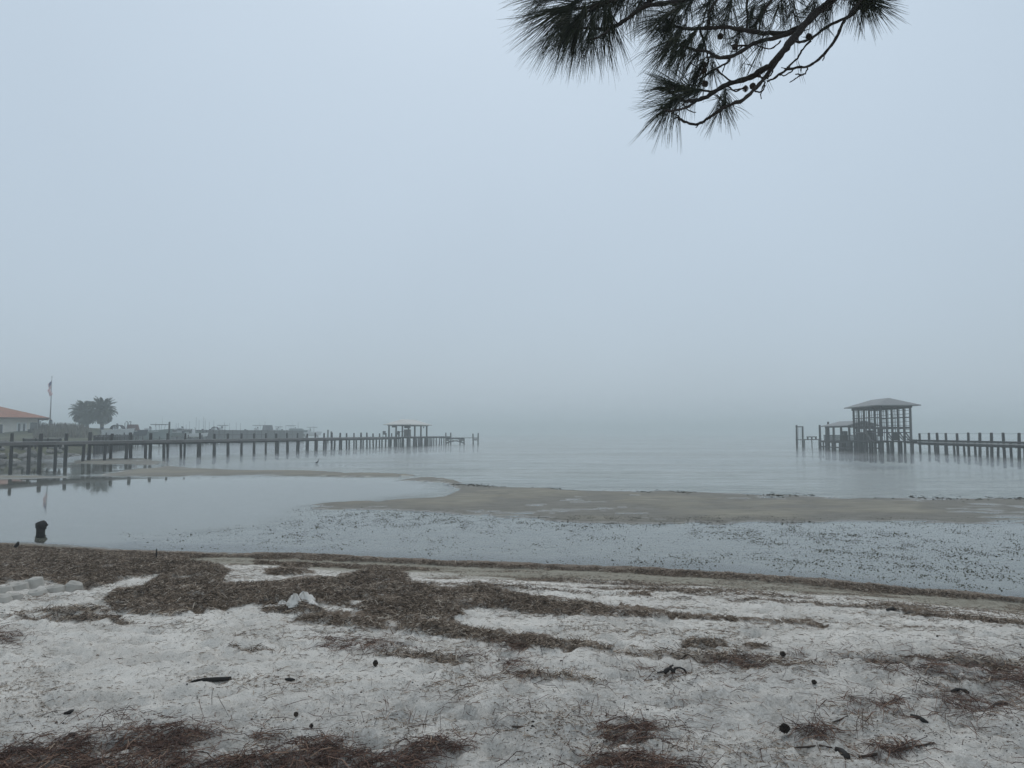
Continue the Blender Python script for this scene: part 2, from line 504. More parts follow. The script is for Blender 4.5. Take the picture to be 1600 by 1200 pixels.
def straw_amount(x, y, z):
    px, py = to_px(x, y, z)
    m = sample(M_STRAW, px, py)
    n = fbm(x * 3.5, y * 3.5, 51, 4); n2 = fbm(x * 9, y * 11, 53, 3)
    return smooth(.30, .95, m + ((n - .5) * 1.5 + (n2 - .5) * .8) * (m > .02)) * smooth(.0, .3, m) * (.34 + .66 * smooth(1125, 1165, py))

# ------------------------------------------------------------------ the sand: one sheet from the beach to under the bay
def grow(start, step, ratio, end):
    out = []; v = start
    while v < end:
        step *= ratio; v += step; out.append(min(v, end))
    return out
gx = list(np.arange(-6.6, 6.6001, .03)); g = grow(6.6, .03, 1.042, 1400)
gx = np.array([-v for v in g[::-1]] + gx + g)
gy = list(np.arange(2.7, 9.0, .03)); gy += list(np.arange(9.0, 14.5, .05)); last = gy[-1]
gy = np.array([-1400, -600, -250, -100, -50, -25, -15, -10, -7, -5, -4, -3, -2, -1, -.5, 0, .4, .8, 1.2, 1.5, 1.7, 1.9, 2.1, 2.25, 2.4, 2.5, 2.6] + gy + grow(last, .05, 1.022, 1400))
X, Y = np.meshgrid(gx, gy)
Z, S, BAR, FLAT = base_height(X, Y)
dry = smooth(2.2, 4.5, S)
Wm = wrack_amount(X, Y, Z); St = straw_amount(X, Y, Z)
near = (np.abs(X) < 60) & (Y < 60) & (Y > -5)
Wm = Wm * near * (S > -.05); St = St * near * (S > 1)
# uneven, trodden sand
rel = (fbm(X * 1.7, Y * 1.7, 61, 3) - .5) * .030 + (fbm(X * 5.2, Y * 6.0, 64, 3) - .5) * .030
rid = np.abs(fbm(X * 3.4, Y * 4.2, 67, 3) - .5)
rel = rel + (np.abs(fbm(X * 8.5, Y * 10, 75, 2) - .5) - .12) * -.055 + (fbm(X * 11, Y * 12, 77, 2) - .5) * .03
rel = rel + (.5 - rid * 3).clip(-.3, .5) * .022 + (fbm(X * 14, Y * 14, 70, 2) - .5) * .016
Z = Z + 1.25 * rel * dry * near + (fbm(X * 1.2, Y * 4, 73, 3) - .5) * .02 * smooth(.3, 1.5, S) * near
for _ in range(430):                                   # footprints and scuffs
    fx_, fy_ = rng.uniform(-6.3, 6.3), rng.uniform(2.6, 8.6)
    yaw = rng.uniform(0, math.pi); la, lb = rng.uniform(.09, .16), rng.uniform(.045, .075); dep = rng.uniform(.025, .065)
    i0, i1 = np.searchsorted(gx, [fx_ - .4, fx_ + .4]); j0, j1 = np.searchsorted(gy, [fy_ - .4, fy_ + .4])
    if j1 <= j0: continue
    xx = X[j0:j1, i0:i1] - fx_; yy = Y[j0:j1, i0:i1] - fy_
    u = xx * math.cos(yaw) + yy * math.sin(yaw); v = -xx * math.sin(yaw) + yy * math.cos(yaw)
    q = np.sqrt((u / la) ** 2 + (v / lb) ** 2)
    Z[j0:j1, i0:i1] += dry[j0:j1, i0:i1] * dep * (-np.exp(-q ** 4 * .8) + .28 * np.exp(-((q - 1.35) / .3) ** 2))
SAND_Z = Z.copy()
def grid_blur(a, n, times=2):
    for _ in range(times):
        for axis in (0, 1):
            pad = [(0, 0), (0, 0)]; pad[axis] = (n + 1, n); c = np.cumsum(np.pad(a, pad, mode='edge'), axis=axis); kk = 2 * n + 1
            a = (np.take(c, range(kk, c.shape[axis]), axis=axis) - np.take(c, range(0, c.shape[axis] - kk), axis=axis)) / kk
    return a
Ws = grid_blur(Wm, 3, 2)
Wm = np.maximum(Wm, .8 * smooth(.55, .9, Ws))
mound = smooth(.25, 1.0, Ws)
lumpy = fbm(X * 2.0, Y * 2.6, 81, 3)
Z = Z + Wm * .006 + mound * (.045 * smooth(.38, .74, lumpy) * smooth(.6, 3.0, S) + .05 * (fbm(X * 6.5, Y * 7.5, 84, 3) - .2).clip(0, 1))
# weed line at the edge stands a little proud
px_, py_ = to_px(X, Y, Z)
Z = Z + .035 * Wm * smooth(-.05, .1, S) * (1 - smooth(.6, 1.1, S))
Z = Z + St * (.004 + .018 * fbm(X * 11, Y * 11, 87, 2))
GZ = Z
def ground_z(x, y):
    """height of the finished ground at points"""
    x = np.asarray(x, float); y = np.asarray(y, float)
    i = np.clip(np.searchsorted(gx, x) - 1, 0, len(gx) - 2); j = np.clip(np.searchsorted(gy, y) - 1, 0, len(gy) - 2)
    tx = (x - gx[i]) / (gx[i + 1] - gx[i]); ty = (y - gy[j]) / (gy[j + 1] - gy[j])
    return (GZ[j, i] * (1 - tx) + GZ[j, i + 1] * tx) * (1 - ty) + (GZ[j + 1, i] * (1 - tx) + GZ[j + 1, i + 1] * tx) * ty

def on_ground(px, py):
    """where the view through that pixel meets the beach"""
    r = ray(px, py); lo, hi = 2.0, 60.0
    for t in np.linspace(2.0, 60, 1200):
        p = r * t
        if EYE + p[2] < float(ground_z(p[0], p[1])):
            hi = t; lo = t - .06; break
    for _ in range(12):
        mid = (lo + hi) / 2; p = r * mid
        if EYE + p[2] < float(ground_z(p[0], p[1])): hi = mid
        else: lo = mid
    p = r * hi
    return Vector((p[0], p[1], float(ground_z(p[0], p[1]))))

litter_px = sample(M_LITTER, px_, py_) * near * smooth(2, 4, S)
nx, ny = len(gx), len(gy)
idx = np.arange(nx * ny).reshape(ny, nx)
quads = np.stack([idx[:-1, :-1], idx[:-1, 1:], idx[1:, 1:], idx[1:, :-1]], -1).reshape(-1, 4)
wn = fbm(X * .9, Y * 1.6, 88, 3) - .5
wet = 1 - smooth(.035, .10, SAND_Z - .03 * wn)
damp = 1 - smooth(.20, .32, SAND_Z - .10 * wn)
sand_me = mesh_arrays('sand', np.stack([X, Y, Z], -1).reshape(-1, 3), quads,
                      dict(wet=wet, damp=damp, film=1 - smooth(.003, .020, Z), under=smooth(.0, -.03, Z), wrack=Wm, straw=St, litter=litter_px, bar=BAR), True)

def mat_sand():
    m = bpy.data.materials.new('beach_sand'); m.use_nodes = True
    t = m.node_tree; b = t.nodes['Principled BSDF']; L = t.links.new
    def attr(n):
        a = t.nodes.new('ShaderNodeAttribute'); a.attribute_name = n; return a.outputs['Fac']
    tc = t.nodes.new('ShaderNodeTexCoord')
    def noise(scale, detail=4.0, stretch=None, rough=.6):
        n = t.nodes.new('ShaderNodeTexNoise'); n.inputs['Scale'].default_value = scale
        n.inputs['Detail'].default_value = detail; n.inputs['Roughness'].default_value = rough
        if stretch:
            mp = t.nodes.new('ShaderNodeMapping'); mp.inputs['Scale'].default_value = stretch
            L(tc.outputs['Object'], mp.inputs['Vector']); L(mp.outputs[0], n.inputs['Vector'])
        else: L(tc.outputs['Object'], n.inputs['Vector'])
        return n.outputs['Fac']
    def ramp(fac, *stops):
        r = t.nodes.new('ShaderNodeValToRGB'); cr = r.color_ramp
        while len(cr.elements) < len(stops): cr.elements.new(.5)
        for e, (p, c) in zip(cr.elements, stops): e.position = p; e.color = (*c, 1)
        L(fac, r.inputs['Fac']); return r.outputs['Color']
    def mix(f, a, c):
        x = t.nodes.new('ShaderNodeMix'); x.data_type = 'RGBA'
        if isinstance(f, float): x.inputs['Factor'].default_value = f
        else: L(f, x.inputs['Factor'])
        L(a, x.inputs['A']); L(c, x.inputs['B']); return x.outputs['Result']
    def math_(op, a, c):
        x = t.nodes.new('ShaderNodeMath'); x.operation = op; x.use_clamp = True
        for k, v in enumerate((a, c)):
            if isinstance(v, float): x.inputs[k].default_value = v
            else: L(v, x.inputs[k])
        return x.outputs[0]
    dryc = ramp(noise(1.6, 6, (1, 1.6, 1)), (.30, (.60, .56, .505)), (.62, (.79, .742, .675)))
    grain = ramp(noise(260, 2, rough=.8), (.38, (.62, .61, .60)), (.50, (1, 1, 1)))
    g2 = t.nodes.new('ShaderNodeMix'); g2.data_type = 'RGBA'; g2.blend_type = 'MULTIPLY'; g2.inputs['Factor'].default_value = .55
    L(dryc, g2.inputs['A']); L(grain, g2.inputs['B'])
    # grey organic dust trodden into the near sand
    dust = ramp(noise(38, 5, rough=.75), (.44, (.20, .185, .165)), (.60, (.50, .49, .47)))
    d_f = math_('MULTIPLY', attr('litter'), ramp_f(t, L, noise(3.5, 6, rough=.7), .36, .62))
    fleck = ramp(noise(95, 3, (1, 1.3, 1), .8), (.36, (.22, .20, .18)), (.45, (1, 1, 1)))
    g3 = t.nodes.new('ShaderNodeMix'); g3.data_type = 'RGBA'; g3.blend_type = 'MULTIPLY'; g3.inputs['Factor'].default_value = .5
    L(g2.outputs['Result'], g3.inputs['A']); L(fleck, g3.inputs['B'])
    c = mix(math_('MULTIPLY', d_f, .6), g3.outputs['Result'], dust)
    wetc = ramp(noise(1.6, 8, (1, 1.9, 1), .7), (.30, (.135, .125, .103)), (.70, (.215, .20, .167)))
    dampc = ramp(noise(1.1, 5, (1, 2.4, 1)), (.30, (.250, .228, .178)), (.70, (.345, .318, .258)))
    c = mix(attr('damp'), c, dampc)
    c = mix(attr('wet'), c, wetc)
    subc = ramp(noise(1.5, 5, (1, 2.0, 1)), (.32, (.36, .34, .29)), (.68, (.50, .475, .41)))
    c = mix(attr('under'), c, subc)
    wr = ramp(noise(45, 5, rough=.8), (.38, (.055, .039, .028)), (.60, (.27, .205, .150)))
    c = mix(math_('MULTIPLY', attr('wrack'), ramp_f(t, L, noise(13, 5, rough=.75), .22, .50)), c, wr)
    sw = ramp(noise(60, 4, (1, 1, 1), .7), (.36, (.035, .018, .012)), (.64, (.13, .072, .048)))
    c = mix(math_('MULTIPLY', attr('straw'), ramp_f(t, L, noise(22, 5, rough=.75), .45, .70)), c, sw)
    L(c, b.inputs['Base Color'])
    rr = t.nodes.new('ShaderNodeMapRange'); rr.inputs['To Min'].default_value = .95; rr.inputs['To Max'].default_value = .6
    L(attr('wet'), rr.inputs['Value'])
    r2 = t.nodes.new('ShaderNodeMix'); r2.data_type = 'FLOAT'; L(attr('film'), r2.inputs['Factor']); L(rr.outputs[0], r2.inputs['A']); r2.inputs['B'].default_value = .16
    L(r2.outputs['Result'], b.inputs['Roughness'])
    s2 = t.nodes.new('ShaderNodeMapRange'); s2.inputs['To Min'].default_value = .12; s2.inputs['To Max'].default_value = .5
    L(attr('film'), s2.inputs['Value']); L(s2.outputs[0], b.inputs['Specular IOR Level'])
    bp = t.nodes.new('ShaderNodeBump'); bp.inputs['Strength'].default_value = .9; bp.inputs['Distance'].default_value = .020
    L(noise(34, 7, (1, 1.4, 1), .74), bp.inputs['Height']); L(bp.outputs[0], b.inputs['Normal'])
    return m
def ramp_f(t, L, fac, lo, hi):
    x = t.nodes.new('ShaderNodeMapRange'); x.inputs['From Min'].default_value = lo; x.inputs['From Max'].default_value = hi
    L(fac, x.inputs['Value']); return x.outputs[0]
sand = link('beach_sand', sand_me, mat_sand())
tag(sand, 'pale quartz sand beach with damp sandbars running out under the bay', kind='structure')

# ------------------------------------------------------------------ the water: one level sheet
wx = np.array(sorted(set([-1400, -900, -600, -400, -280, -200, -150, -120, -100, 1400, 900, 600, 400, 280, 200, 150, 120, 100] + list(np.arange(-90, 91, 1.0)))))
wy = np.array(sorted(set(list(np.arange(6, 90, 1.0)) + [-200, -60, -20, 0, 95, 100, 110, 120, 140, 160, 190, 230, 280, 350, 450, 600, 800, 1100, 1400])))
WX, WY = np.meshgrid(wx, wy)
POOL = [[(-800, 751), (0, 747), (140, 744), (300, 743), (560, 744), (620, 747), (660, 753), (690, 760), (690, 770), (600, 778), (480, 790), (430, 815), (330, 830), (150, 862), (-800, 900)],
        [(40, 722), (140, 724), (260, 727), (150, 742), (-400, 744), (-400, 726)]]
M_POOL = blur(raster(POOL), 6, 2, 2)
qx, qy = to_px(WX, WY, 0 * WX)
calm = np.maximum(sample(M_POOL, qx, qy), sample(M_FLAT, qx, qy) * .97) * (WY > 6)
ii = np.arange(WX.size).reshape(WX.shape)
wq = np.stack([ii[:-1, :-1], ii[:-1, 1:], ii[1:, 1:], ii[1:, :-1]], -1).reshape(-1, 4)
water_me = mesh_arrays('water', np.stack([WX, WY, 0 * WX], -1).reshape(-1, 3), wq, dict(calm=calm), True)
def mat_water():
    m = bpy.data.materials.new('bay_water'); m.use_nodes = True
    t = m.node_tree; L = t.links.new; t.nodes.clear()
    out = t.nodes.new('ShaderNodeOutputMaterial')
    tr = t.nodes.new('ShaderNodeBsdfTransparent'); tr.inputs['Color'].default_value = (.80, .84, .82, 1)
    gl = t.nodes.new('ShaderNodeBsdfGlossy'); gl.inputs['Roughness'].default_value = .03; gl.inputs['Color'].default_value = (1, 1, 1, 1)
    fr = t.nodes.new('ShaderNodeFresnel'); fr.inputs['IOR'].default_value = 1.33
    mx = t.nodes.new('ShaderNodeMixShader')
    tc = t.nodes.new('ShaderNodeTexCoord')
    a = t.nodes.new('ShaderNodeAttribute'); a.attribute_name = 'calm'
    def noise(scale, st, detail=3.0):
        mp = t.nodes.new('ShaderNodeMapping'); mp.inputs['Scale'].default_value = st; mp.inputs['Rotation'].default_value = (0, 0, .12)
        L(tc.outputs['Object'], mp.inputs['Vector'])
        n = t.nodes.new('ShaderNodeTexNoise'); n.inputs['Scale'].default_value = scale; n.inputs['Detail'].default_value = detail
        n.inputs['Roughness'].default_value = .55
        L(mp.outputs[0], n.inputs['Vector']); return n.outputs['Fac']
    def slope(scale, st, sx, sy, detail):
        mp = t.nodes.new('ShaderNodeMapping'); mp.inputs['Scale'].default_value = st; mp.inputs['Rotation'].default_value = (0, 0, .12)
        L(tc.outputs['Object'], mp.inputs['Vector'])
        n = t.nodes.new('ShaderNodeTexNoise'); n.inputs['Scale'].default_value = scale; n.inputs['Detail'].default_value = detail
        L(mp.outputs[0], n.inputs['Vector'])
        v = t.nodes.new('ShaderNodeVectorMath'); v.operation = 'MULTIPLY_ADD'
        v.inputs[1].default_value = (sx, sy, 0); v.inputs[2].default_value = (-.5 * sx, -.5 * sy, 0)
        L(n.outputs['Color'], v.inputs[0]); return v.outputs[0]
    def add(a_, b_):
        v = t.nodes.new('ShaderNodeVectorMath'); v.operation = 'ADD'; L(a_, v.inputs[0]); L(b_, v.inputs[1]); return v.outputs[0]
    # ripple slopes: fine wind ripple over longer swell, in lanes, gone in the sheltered pool
    sl = add(slope(2.4, (.40, 1.4, 1), .12, .36, 2.0), slope(.5, (.30, 1.7, 1), .05, .40, 2.5))
    big = noise(.05, (.5, 1.8, 1), 2.0)
    lane = t.nodes.new('ShaderNodeMapRange'); lane.inputs['From Min'].default_value = .36; lane.inputs['From Max'].default_value = .64
    lane.inputs['To Min'].default_value = .55; lane.inputs['To Max'].default_value = 1.0
    L(big, lane.inputs['Value'])
    cm = t.nodes.new('ShaderNodeMapRange'); cm.inputs['To Min'].default_value = 1.0; cm.inputs['To Max'].default_value = .012
    L(a.outputs['Fac'], cm.inputs['Value'])
    st = t.nodes.new('ShaderNodeMath'); st.operation = 'MULTIPLY'
    L(lane.outputs[0], st.inputs[0]); L(cm.outputs[0], st.inputs[1])
    sc = t.nodes.new('ShaderNodeVectorMath'); sc.operation = 'SCALE'; L(sl, sc.inputs[0]); L(st.outputs[0], sc.inputs['Scale'])
    up = t.nodes.new('ShaderNodeVectorMath'); up.operation = 'ADD'; up.inputs[1].default_value = (0, 0, 1); L(sc.outputs[0], up.inputs[0])
    nm = t.nodes.new('ShaderNodeVectorMath'); nm.operation = 'NORMALIZE'; L(up.outputs[0], nm.inputs[0])
    ro = t.nodes.new('ShaderNodeMapRange'); ro.inputs['From Max'].default_value = 1.0; ro.inputs['To Min'].default_value = .03; ro.inputs['To Max'].default_value = .27
    L(st.outputs[0], ro.inputs['Value']); L(ro.outputs[0], gl.inputs['Roughness'])
    L(nm.outputs[0], gl.inputs['Normal']); L(nm.outputs[0], fr.inputs['Normal'])
    # a ruffled surface shows fewer grazing facets, so it mirrors less
    rf_ = t.nodes.new('ShaderNodeMath'); rf_.operation = 'MULTIPLY_ADD'; rf_.inputs[1].default_value = -.56; rf_.inputs[2].default_value = 1.0; L(st.outputs[0], rf_.inputs[0])
    fm = t.nodes.new('ShaderNodeMath'); fm.operation = 'MULTIPLY'; L(fr.outputs[0], fm.inputs[0]); L(rf_.outputs[0], fm.inputs[1])
    L(fm.outputs[0], mx.inputs['Fac']); L(tr.outputs[0], mx.inputs[1]); L(gl.outputs[0], mx.inputs[2])
    L(mx.outputs[0], out.inputs['Surface'])
    return m
water = link('bay_water', water_me, mat_water())
tag(water, 'calm grey bay water with a still tidal pool inside the sandbar', kind='structure')

# ------------------------------------------------------------------ the fog
def make_haze():
    x0, x1, y0, y1, z0, z1 = -1450, 1450, -1450, 1450, -6.0, HAZE_TOP
    V = [(x, y, z) for z in (z0, z1) for y in (y0, y1) for x in (x0, x1)]
    Fc = [(0, 2, 3, 1), (4, 5, 7, 6), (0, 1, 5, 4), (2, 6, 7, 3), (0, 4, 6, 2), (1, 3, 7, 5)]
    me = poly_mesh('haze', V, Fc)
    m = bpy.data.materials.new('fog'); m.use_nodes = True
    t = m.node_tree; t.nodes.clear()
    out = t.nodes.new('ShaderNodeOutputMaterial'); v = t.nodes.new('ShaderNodeVolumePrincipled')
    v.inputs['Color'].default_value = (.85, .91, .915, 1)
    v.inputs['Density'].default_value = HAZE_DENSITY
    v.inputs['Anisotropy'].default_value = 0.0
    t.links.new(v.outputs[0], out.inputs['Volume'])
    o = link('haze', me, m)
    tag(o, 'pale sea fog filling the air over the bay', kind='stuff')
make_haze()
# ------------------------------------------------------------------ the long pier on the left
def pier_deck_mesh(name, length, width, thick=.045, pitch=.15, gap=.012, x0=0.0):
    """cross planks laid along +Y, each a board of its own thickness"""
    V = []; Fc = []; rr = random.Random(length)
    n = int(length / pitch)
    for k in range(n):
        y0 = k * pitch; y1 = y0 + pitch - gap; dz = rr.uniform(-.006, .006); ex = rr.uniform(-.02, .02)
        b = len(V)
        for z in (-thick + dz, dz):
            V += [(x0 - width / 2 + ex, y0, z), (x0 + width / 2 + ex, y0, z), (x0 + width / 2 + ex, y1, z), (x0 - width / 2 + ex, y1, z)]
        Fc += [(b, b + 3, b + 2, b + 1), (b + 4, b + 5, b + 6, b + 7), (b, b + 1, b + 5, b + 4), (b + 1, b + 2, b + 6, b + 5), (b + 2, b + 3, b + 7, b + 6), (b + 3, b, b + 4, b + 7)]
    return poly_mesh(name, V, Fc)

def hip_roof_mesh(name, w, l, rise, t=.10, ridge=None):
    """hip roof over a w x l plan, eaves at z 0"""
    a, b = w / 2, l / 2
    r = (b - a) if ridge is None else ridge
    V = [(-a, -b, 0), (a, -b, 0), (a, b, 0), (-a, b, 0), (0, -r, rise), (0, r, rise), (-a, -b, -t), (a, -b, -t), (a, b, -t), (-a, b, -t)]
    Fc = [(0, 1, 4), (1, 2, 5, 4), (2, 3, 5), (3, 0, 4, 5), (0, 6, 7, 1), (1, 7, 8, 2), (2, 8, 9, 3), (3, 9, 6, 0), (6, 9, 8, 7)]
    return poly_mesh(name, V, Fc)

LP = dict(a=-0.70265, b=0.010253, c=0.044178, Y0=52.5)
def left_station(i):
    return Vector((LP['Y0'] * (LP['a'] + LP['b'] * i), LP['Y0'] * (1 + LP['c'] * i), 0))
l_dir = (left_station(1) - left_station(0)); L_STEP = l_dir.length; l_dir.normalize()
L_ROT = math.atan2(-l_dir.x, l_dir.y)           # local +Y runs out along the pier, local +X towards the camera's side
l_org = left_station(0)
pier = thing('pier', 'long dark timber pier running from the left bank to the pale roofed pavilion', 'pier', l_org, L_ROT)
L_DECK, L_W = 1.66, 1.55
for i in range(-3, 31):
    y = i * L_STEP + random.uniform(-.10, .10)
    post(pier, 0, y, -.9, 2.3 + random.uniform(-.09, .07), .125 + random.uniform(-.02, .02), M['pile'], lean=.035)
    post(pier, L_W + random.uniform(-.05, .05), y + random.uniform(-.08, .08), -.9, L_DECK - .03, .12 + random.uniform(-.012, .015), M['pile'])
    beam(pier, 'cross_beam', (-.15, y + .16, L_DECK - .33), (L_W + .15, y + .16, L_DECK - .33), .09, .2, M['stringer'])
LEN = 34.2 * L_STEP
deck = link('deck', pier_deck_mesh('deck', LEN, L_W + .34, x0=L_W / 2), M['deck'], pier, (0, -3.1 * L_STEP, L_DECK))
deck['kind'] = 'stuff'
for k in range(17):                                      # stringers in two-bay lengths
    ya, yb = (-3.1 + 2 * k) * L_STEP, (-3.1 + 2 * k + 1.985) * L_STEP
    beam(pier, 'fascia_board', (L_W + .165, ya, L_DECK - .155), (L_W + .165, yb, L_DECK - .155), .05, .21, M['fascia'])
    beam(pier, 'stringer', (.2, ya, L_DECK - .15), (.2, yb, L_DECK - .15), .06, .2, M['stringer'])
beam(pier, 'rope', (0.02, 10 * L_STEP, 2.12), (0.02, 14 * L_STEP, 2.10), .02, .02, M['rope'])

# pavilion at its end
p0 = l_org + l_dir * (29.6 * L_STEP)
pav = thing('pavilion', 'open pavilion with pale hipped metal roof near the end of the left pier', 'pavilion', p0, L_ROT)
PW, PLEN = 3.5, 9.0
PX0 = .05
for k in range(4):
    for sx in (0, 1):
        post(pav, PX0 + sx * PW, k * PLEN / 3, -1.2, 3.66, .15, M['greytimber'], 'post', .008)
for sx in (0, 1):
    beam(pav, 'eave_beam', (PX0 + sx * PW, -.3, 3.62), (PX0 + sx * PW, PLEN + .3, 3.62), .12, .22, M['greytimber'])
for sy in (0, 1):
    beam(pav, 'tie_beam', (PX0 - .3, sy * PLEN, 3.60), (PX0 + PW + .3, sy * PLEN, 3.60), .11, .2, M['greytimber'])
link('roof', hip_roof_mesh('roof', PW + 1.5, PLEN + 1.5, .92, .12), M['pale_roof'], pav, (PX0 + PW / 2, PLEN / 2, 3.76))
pd = link('deck', pier_deck_mesh('pavilion_deck', PLEN + 13.5, PW + .5, x0=PX0 + PW / 2), M['deck'], pav, (0, -.4, L_DECK - .02)); pd['kind'] = 'stuff'
for sx in (0, 1):
    beam(pav, 'fascia_board', (PX0 + sx * PW + (sx * .5 - .25), -.4, L_DECK - .17), (PX0 + sx * PW + (sx * .5 - .25), PLEN + 13, L_DECK - .17), .06, .24, M['stringer'])
beam(pav, 'fascia_board', (PX0 - .3, -.45, L_DECK - .16), (PX0 + PW + .3, -.45, L_DECK - .16), .06, .22, M['stringer'])
for k in range(15):
    for sx in (0, 1):
        post(pav, PX0 + sx * PW + random.uniform(-.05, .05), .8 + k * 1.5, -1.2, L_DECK - .1, .10, M['pile'])
# store cupboard, bench frame and hanging things under the roof
box(pav, 'cupboard', (PX0 + PW - .55, .9, L_DECK + .62), (.9, 1.0, 1.25), M['fascia'])
box(pav, 'cupboard', (PX0 + PW - .55, .9, L_DECK + 1.72), (.8, .9, .55), M['greytimber'])
box(pav, 'hanging_board', (PX0 + .9, .1, 3.36), (.9, .05, .25), M['fascia'])
box(pav, 'hanging_board', (PX0 + PW, PLEN * .82, 3.3), (.05, .4, .3), M['fascia'])
tb = thing('work_table', 'dark slatted work table standing under the pale roofed pavilion', 'table', p0 + Vector((0, 0, L_DECK)), L_ROT)
box(tb, 'table_top', (PX0 + 1.75, 1.6, .86), (1.35, .7, .07), M['stringer'])
for sx in (-.6, .6):
    for sy in (-.28, .28):
        box(tb, 'leg', (PX0 + 1.75 + sx, 1.6 + sy, .41), (.08, .08, .83), M['stringer'])
ch = None
def deck_chair(loc, rotz, label):
    t = thing('deck_chair', label, 'chair', loc, rotz, 'chairs on the left pier')
    box(t, 'seat', (0, 0, .38), (.5, .5, .05), M['greytimber'])
    box(t, 'backrest', (0, .27, .68), (.5, .05, .6), M['greytimber'], rot=(-.2, 0, 0))
    for sx in (-.22, .22):
        for sy in (-.2, .22): box(t, 'leg', (sx, sy, .18), (.05, .05, .36), M['greytimber'])
    return t
def left_at(x, y, z):
    return l_org + Matrix.Rotation(L_ROT, 3, 'Z') @ Vector((x, y, z))
deck_chair(left_at(.1, 28.7 * L_STEP, L_DECK), L_ROT + .5, 'low grey chair on the pier just before the pavilion')
deck_chair(left_at(1.2, 29.9 * L_STEP, L_DECK), L_ROT - .4, 'low grey chair beside the front pavilion post')

# boat lift and outer pilings beyond the pavilion
def pile_thing(px, ytop, ybase_Y, label, r=.14, group=None, name='mooring_pile'):
    p = at(px, ytop, ybase_Y)
    o = post(None, p.x, p.y, -1.5, p.z, r, M['pile'], name)
    return tag(o, label, 'piling', group)
YL = 139.0
lift = thing('boat_lift', 'grey boat lift frame with crossed cradle beams beyond the left pavilion', 'boat lift', (at(712, 690, YL).x, YL, 0))
lx = at(712, 690, YL).x
for px, tz in ((697, 676), (704.5, 676), (718.5, 684), (725.5, 684)):
    p = at(px, tz, YL); post(lift, p.x - lx, 0, -1.5, p.z, .13, M['greytimber'])
def lb(name, a, b, w=.12, h=.2, mat='greytimber', dy=0.):
    pa, pb = at(*a, YL), at(*b, YL)
    beam(lift, name, (pa.x - lx, dy, pa.z), (pb.x - lx, dy, pb.z), w, h, M[mat])
lb('top_beam', (696.5, 685.3), (726, 685.3), .2, .22, 'stringer', .2)
lb('cradle_beam', (697, 692), (712, 688.5), dy=-.2); lb('cradle_beam', (711, 688.5), (725.5, 692), dy=-.2)
lb('bunk_board', (703, 686.6), (711, 688.6), .25, .16, 'deck', -.35); lb('bunk_board', (711, 688.6), (719, 686.6), .25, .16, 'deck', -.35)
lb('side_panel', (697, 687.6), (702, 687.6), .1, .38, 'fascia', .1); lb('side_panel', (719, 687.6), (725.5, 687.6), .1, .42, 'fascia', .1)
lb('cross_brace', (697, 693.5), (705, 688.2), dy=-.1); lb('cross_brace', (717.5, 688.2), (725.5, 693.5), dy=-.1)
walk = thing('catwalk', 'thin plank catwalk joining the left pavilion deck to the outer pilings', 'catwalk', (lx, YL + .5, 0))
pa, pb = at(687, 684.2, YL + .5), at(748, 684.2, YL + .5)
beam(walk, 'plank', (pa.x - lx, 0, pa.z), (pb.x - lx, 0, pb.z), .6, .12, M['greytimber'])
pile_thing(739.8, 677.5, YL, 'left one of two slim pilings ending the catwalk past the boat lift', .13, 'outer pilings of the left pier')
pile_thing(746.6, 676.5, YL, 'right one of two slim pilings ending the catwalk past the boat lift', .13, 'outer pilings of the left pier')
bx_ = thing('cleat_box', 'small pale box fixed between the two outermost slim pilings', 'box', (at(743, 687, YL).x, YL - .2, at(743, 687, YL).z - .15))
box(bx_, 'side', (0, 0, .15), (.62, .2, .3), M['deck']); box(bx_, 'lid', (0, 0, .34), (.7, .26, .06), M['greytimber'])

# ------------------------------------------------------------------ the pier on the right
RP = dict(a=0.57257, b=-0.0024904, c=-0.0249644, Y0=84.0)
def right_station(i):
    return Vector((RP['Y0'] * (RP['a'] + RP['b'] * i), RP['Y0'] * (1 + RP['c'] * i), 0))
r_dir = right_station(0) - right_station(1); R_STEP = r_dir.length; r_dir.normalize()
R_ROT = math.atan2(-r_dir.x, r_dir.y)
r_org = right_station(0)
rp = thing('pier', 'dark timber pier on the right with a cable strung along its post tops', 'pier', r_org, R_ROT)
R_DECK, R_W = 1.36, 1.75
for i in range(0, 19):
    y = -i * R_STEP + random.uniform(-.08, .08)
    post(rp, 0, y, -1.0, 2.3 + random.uniform(-.05, .05), .13 + random.uniform(-.012, .012), M['pile'])
    post(rp, R_W, y + random.uniform(-.15, .15), -1.0, R_DECK - .05, .12 + random.uniform(-.012, .012), M['pile'], lean=.05)
    beam(rp, 'cross_beam', (-.15, y + .17, R_DECK - .36), (R_W + .15, y + .17, R_DECK - .36), .09, .2, M['stringer'])
d2 = link('deck', pier_deck_mesh('right_deck', 20 * R_STEP, R_W + .1, x0=R_W / 2 + .12), M['stringer'], rp, (0, -18.5 * R_STEP, R_DECK)); d2['kind'] = 'stuff'
for k in range(10):
    ya, yb = (1.5 - 2 * k) * R_STEP, (1.5 - 2 * k - 1.985) * R_STEP
    beam(rp, 'rub_rail', (-.16, ya, R_DECK - .11), (-.16, yb, R_DECK - .11), .05, .10, M['deck'])
    beam(rp, 'fascia_board', (-.15, ya, R_DECK - .25), (-.15, yb, R_DECK - .25), .045, .16, M['stringer'])
    beam(rp, 'kerb_rail', (-.12, ya, R_DECK + .09), (-.12, yb, R_DECK + .09), .06, .14, M['stringer'])
for k in range(18):
    a = Vector((0, -k * R_STEP, 2.24)); b = Vector((0, -(k + 1) * R_STEP, 2.24)); mid = (a + b) / 2 - Vector((0, 0, .03))
    link('cable', rod_mesh('cable', [a, mid, b], [.012] * 3, 5), M['rope'], rp)

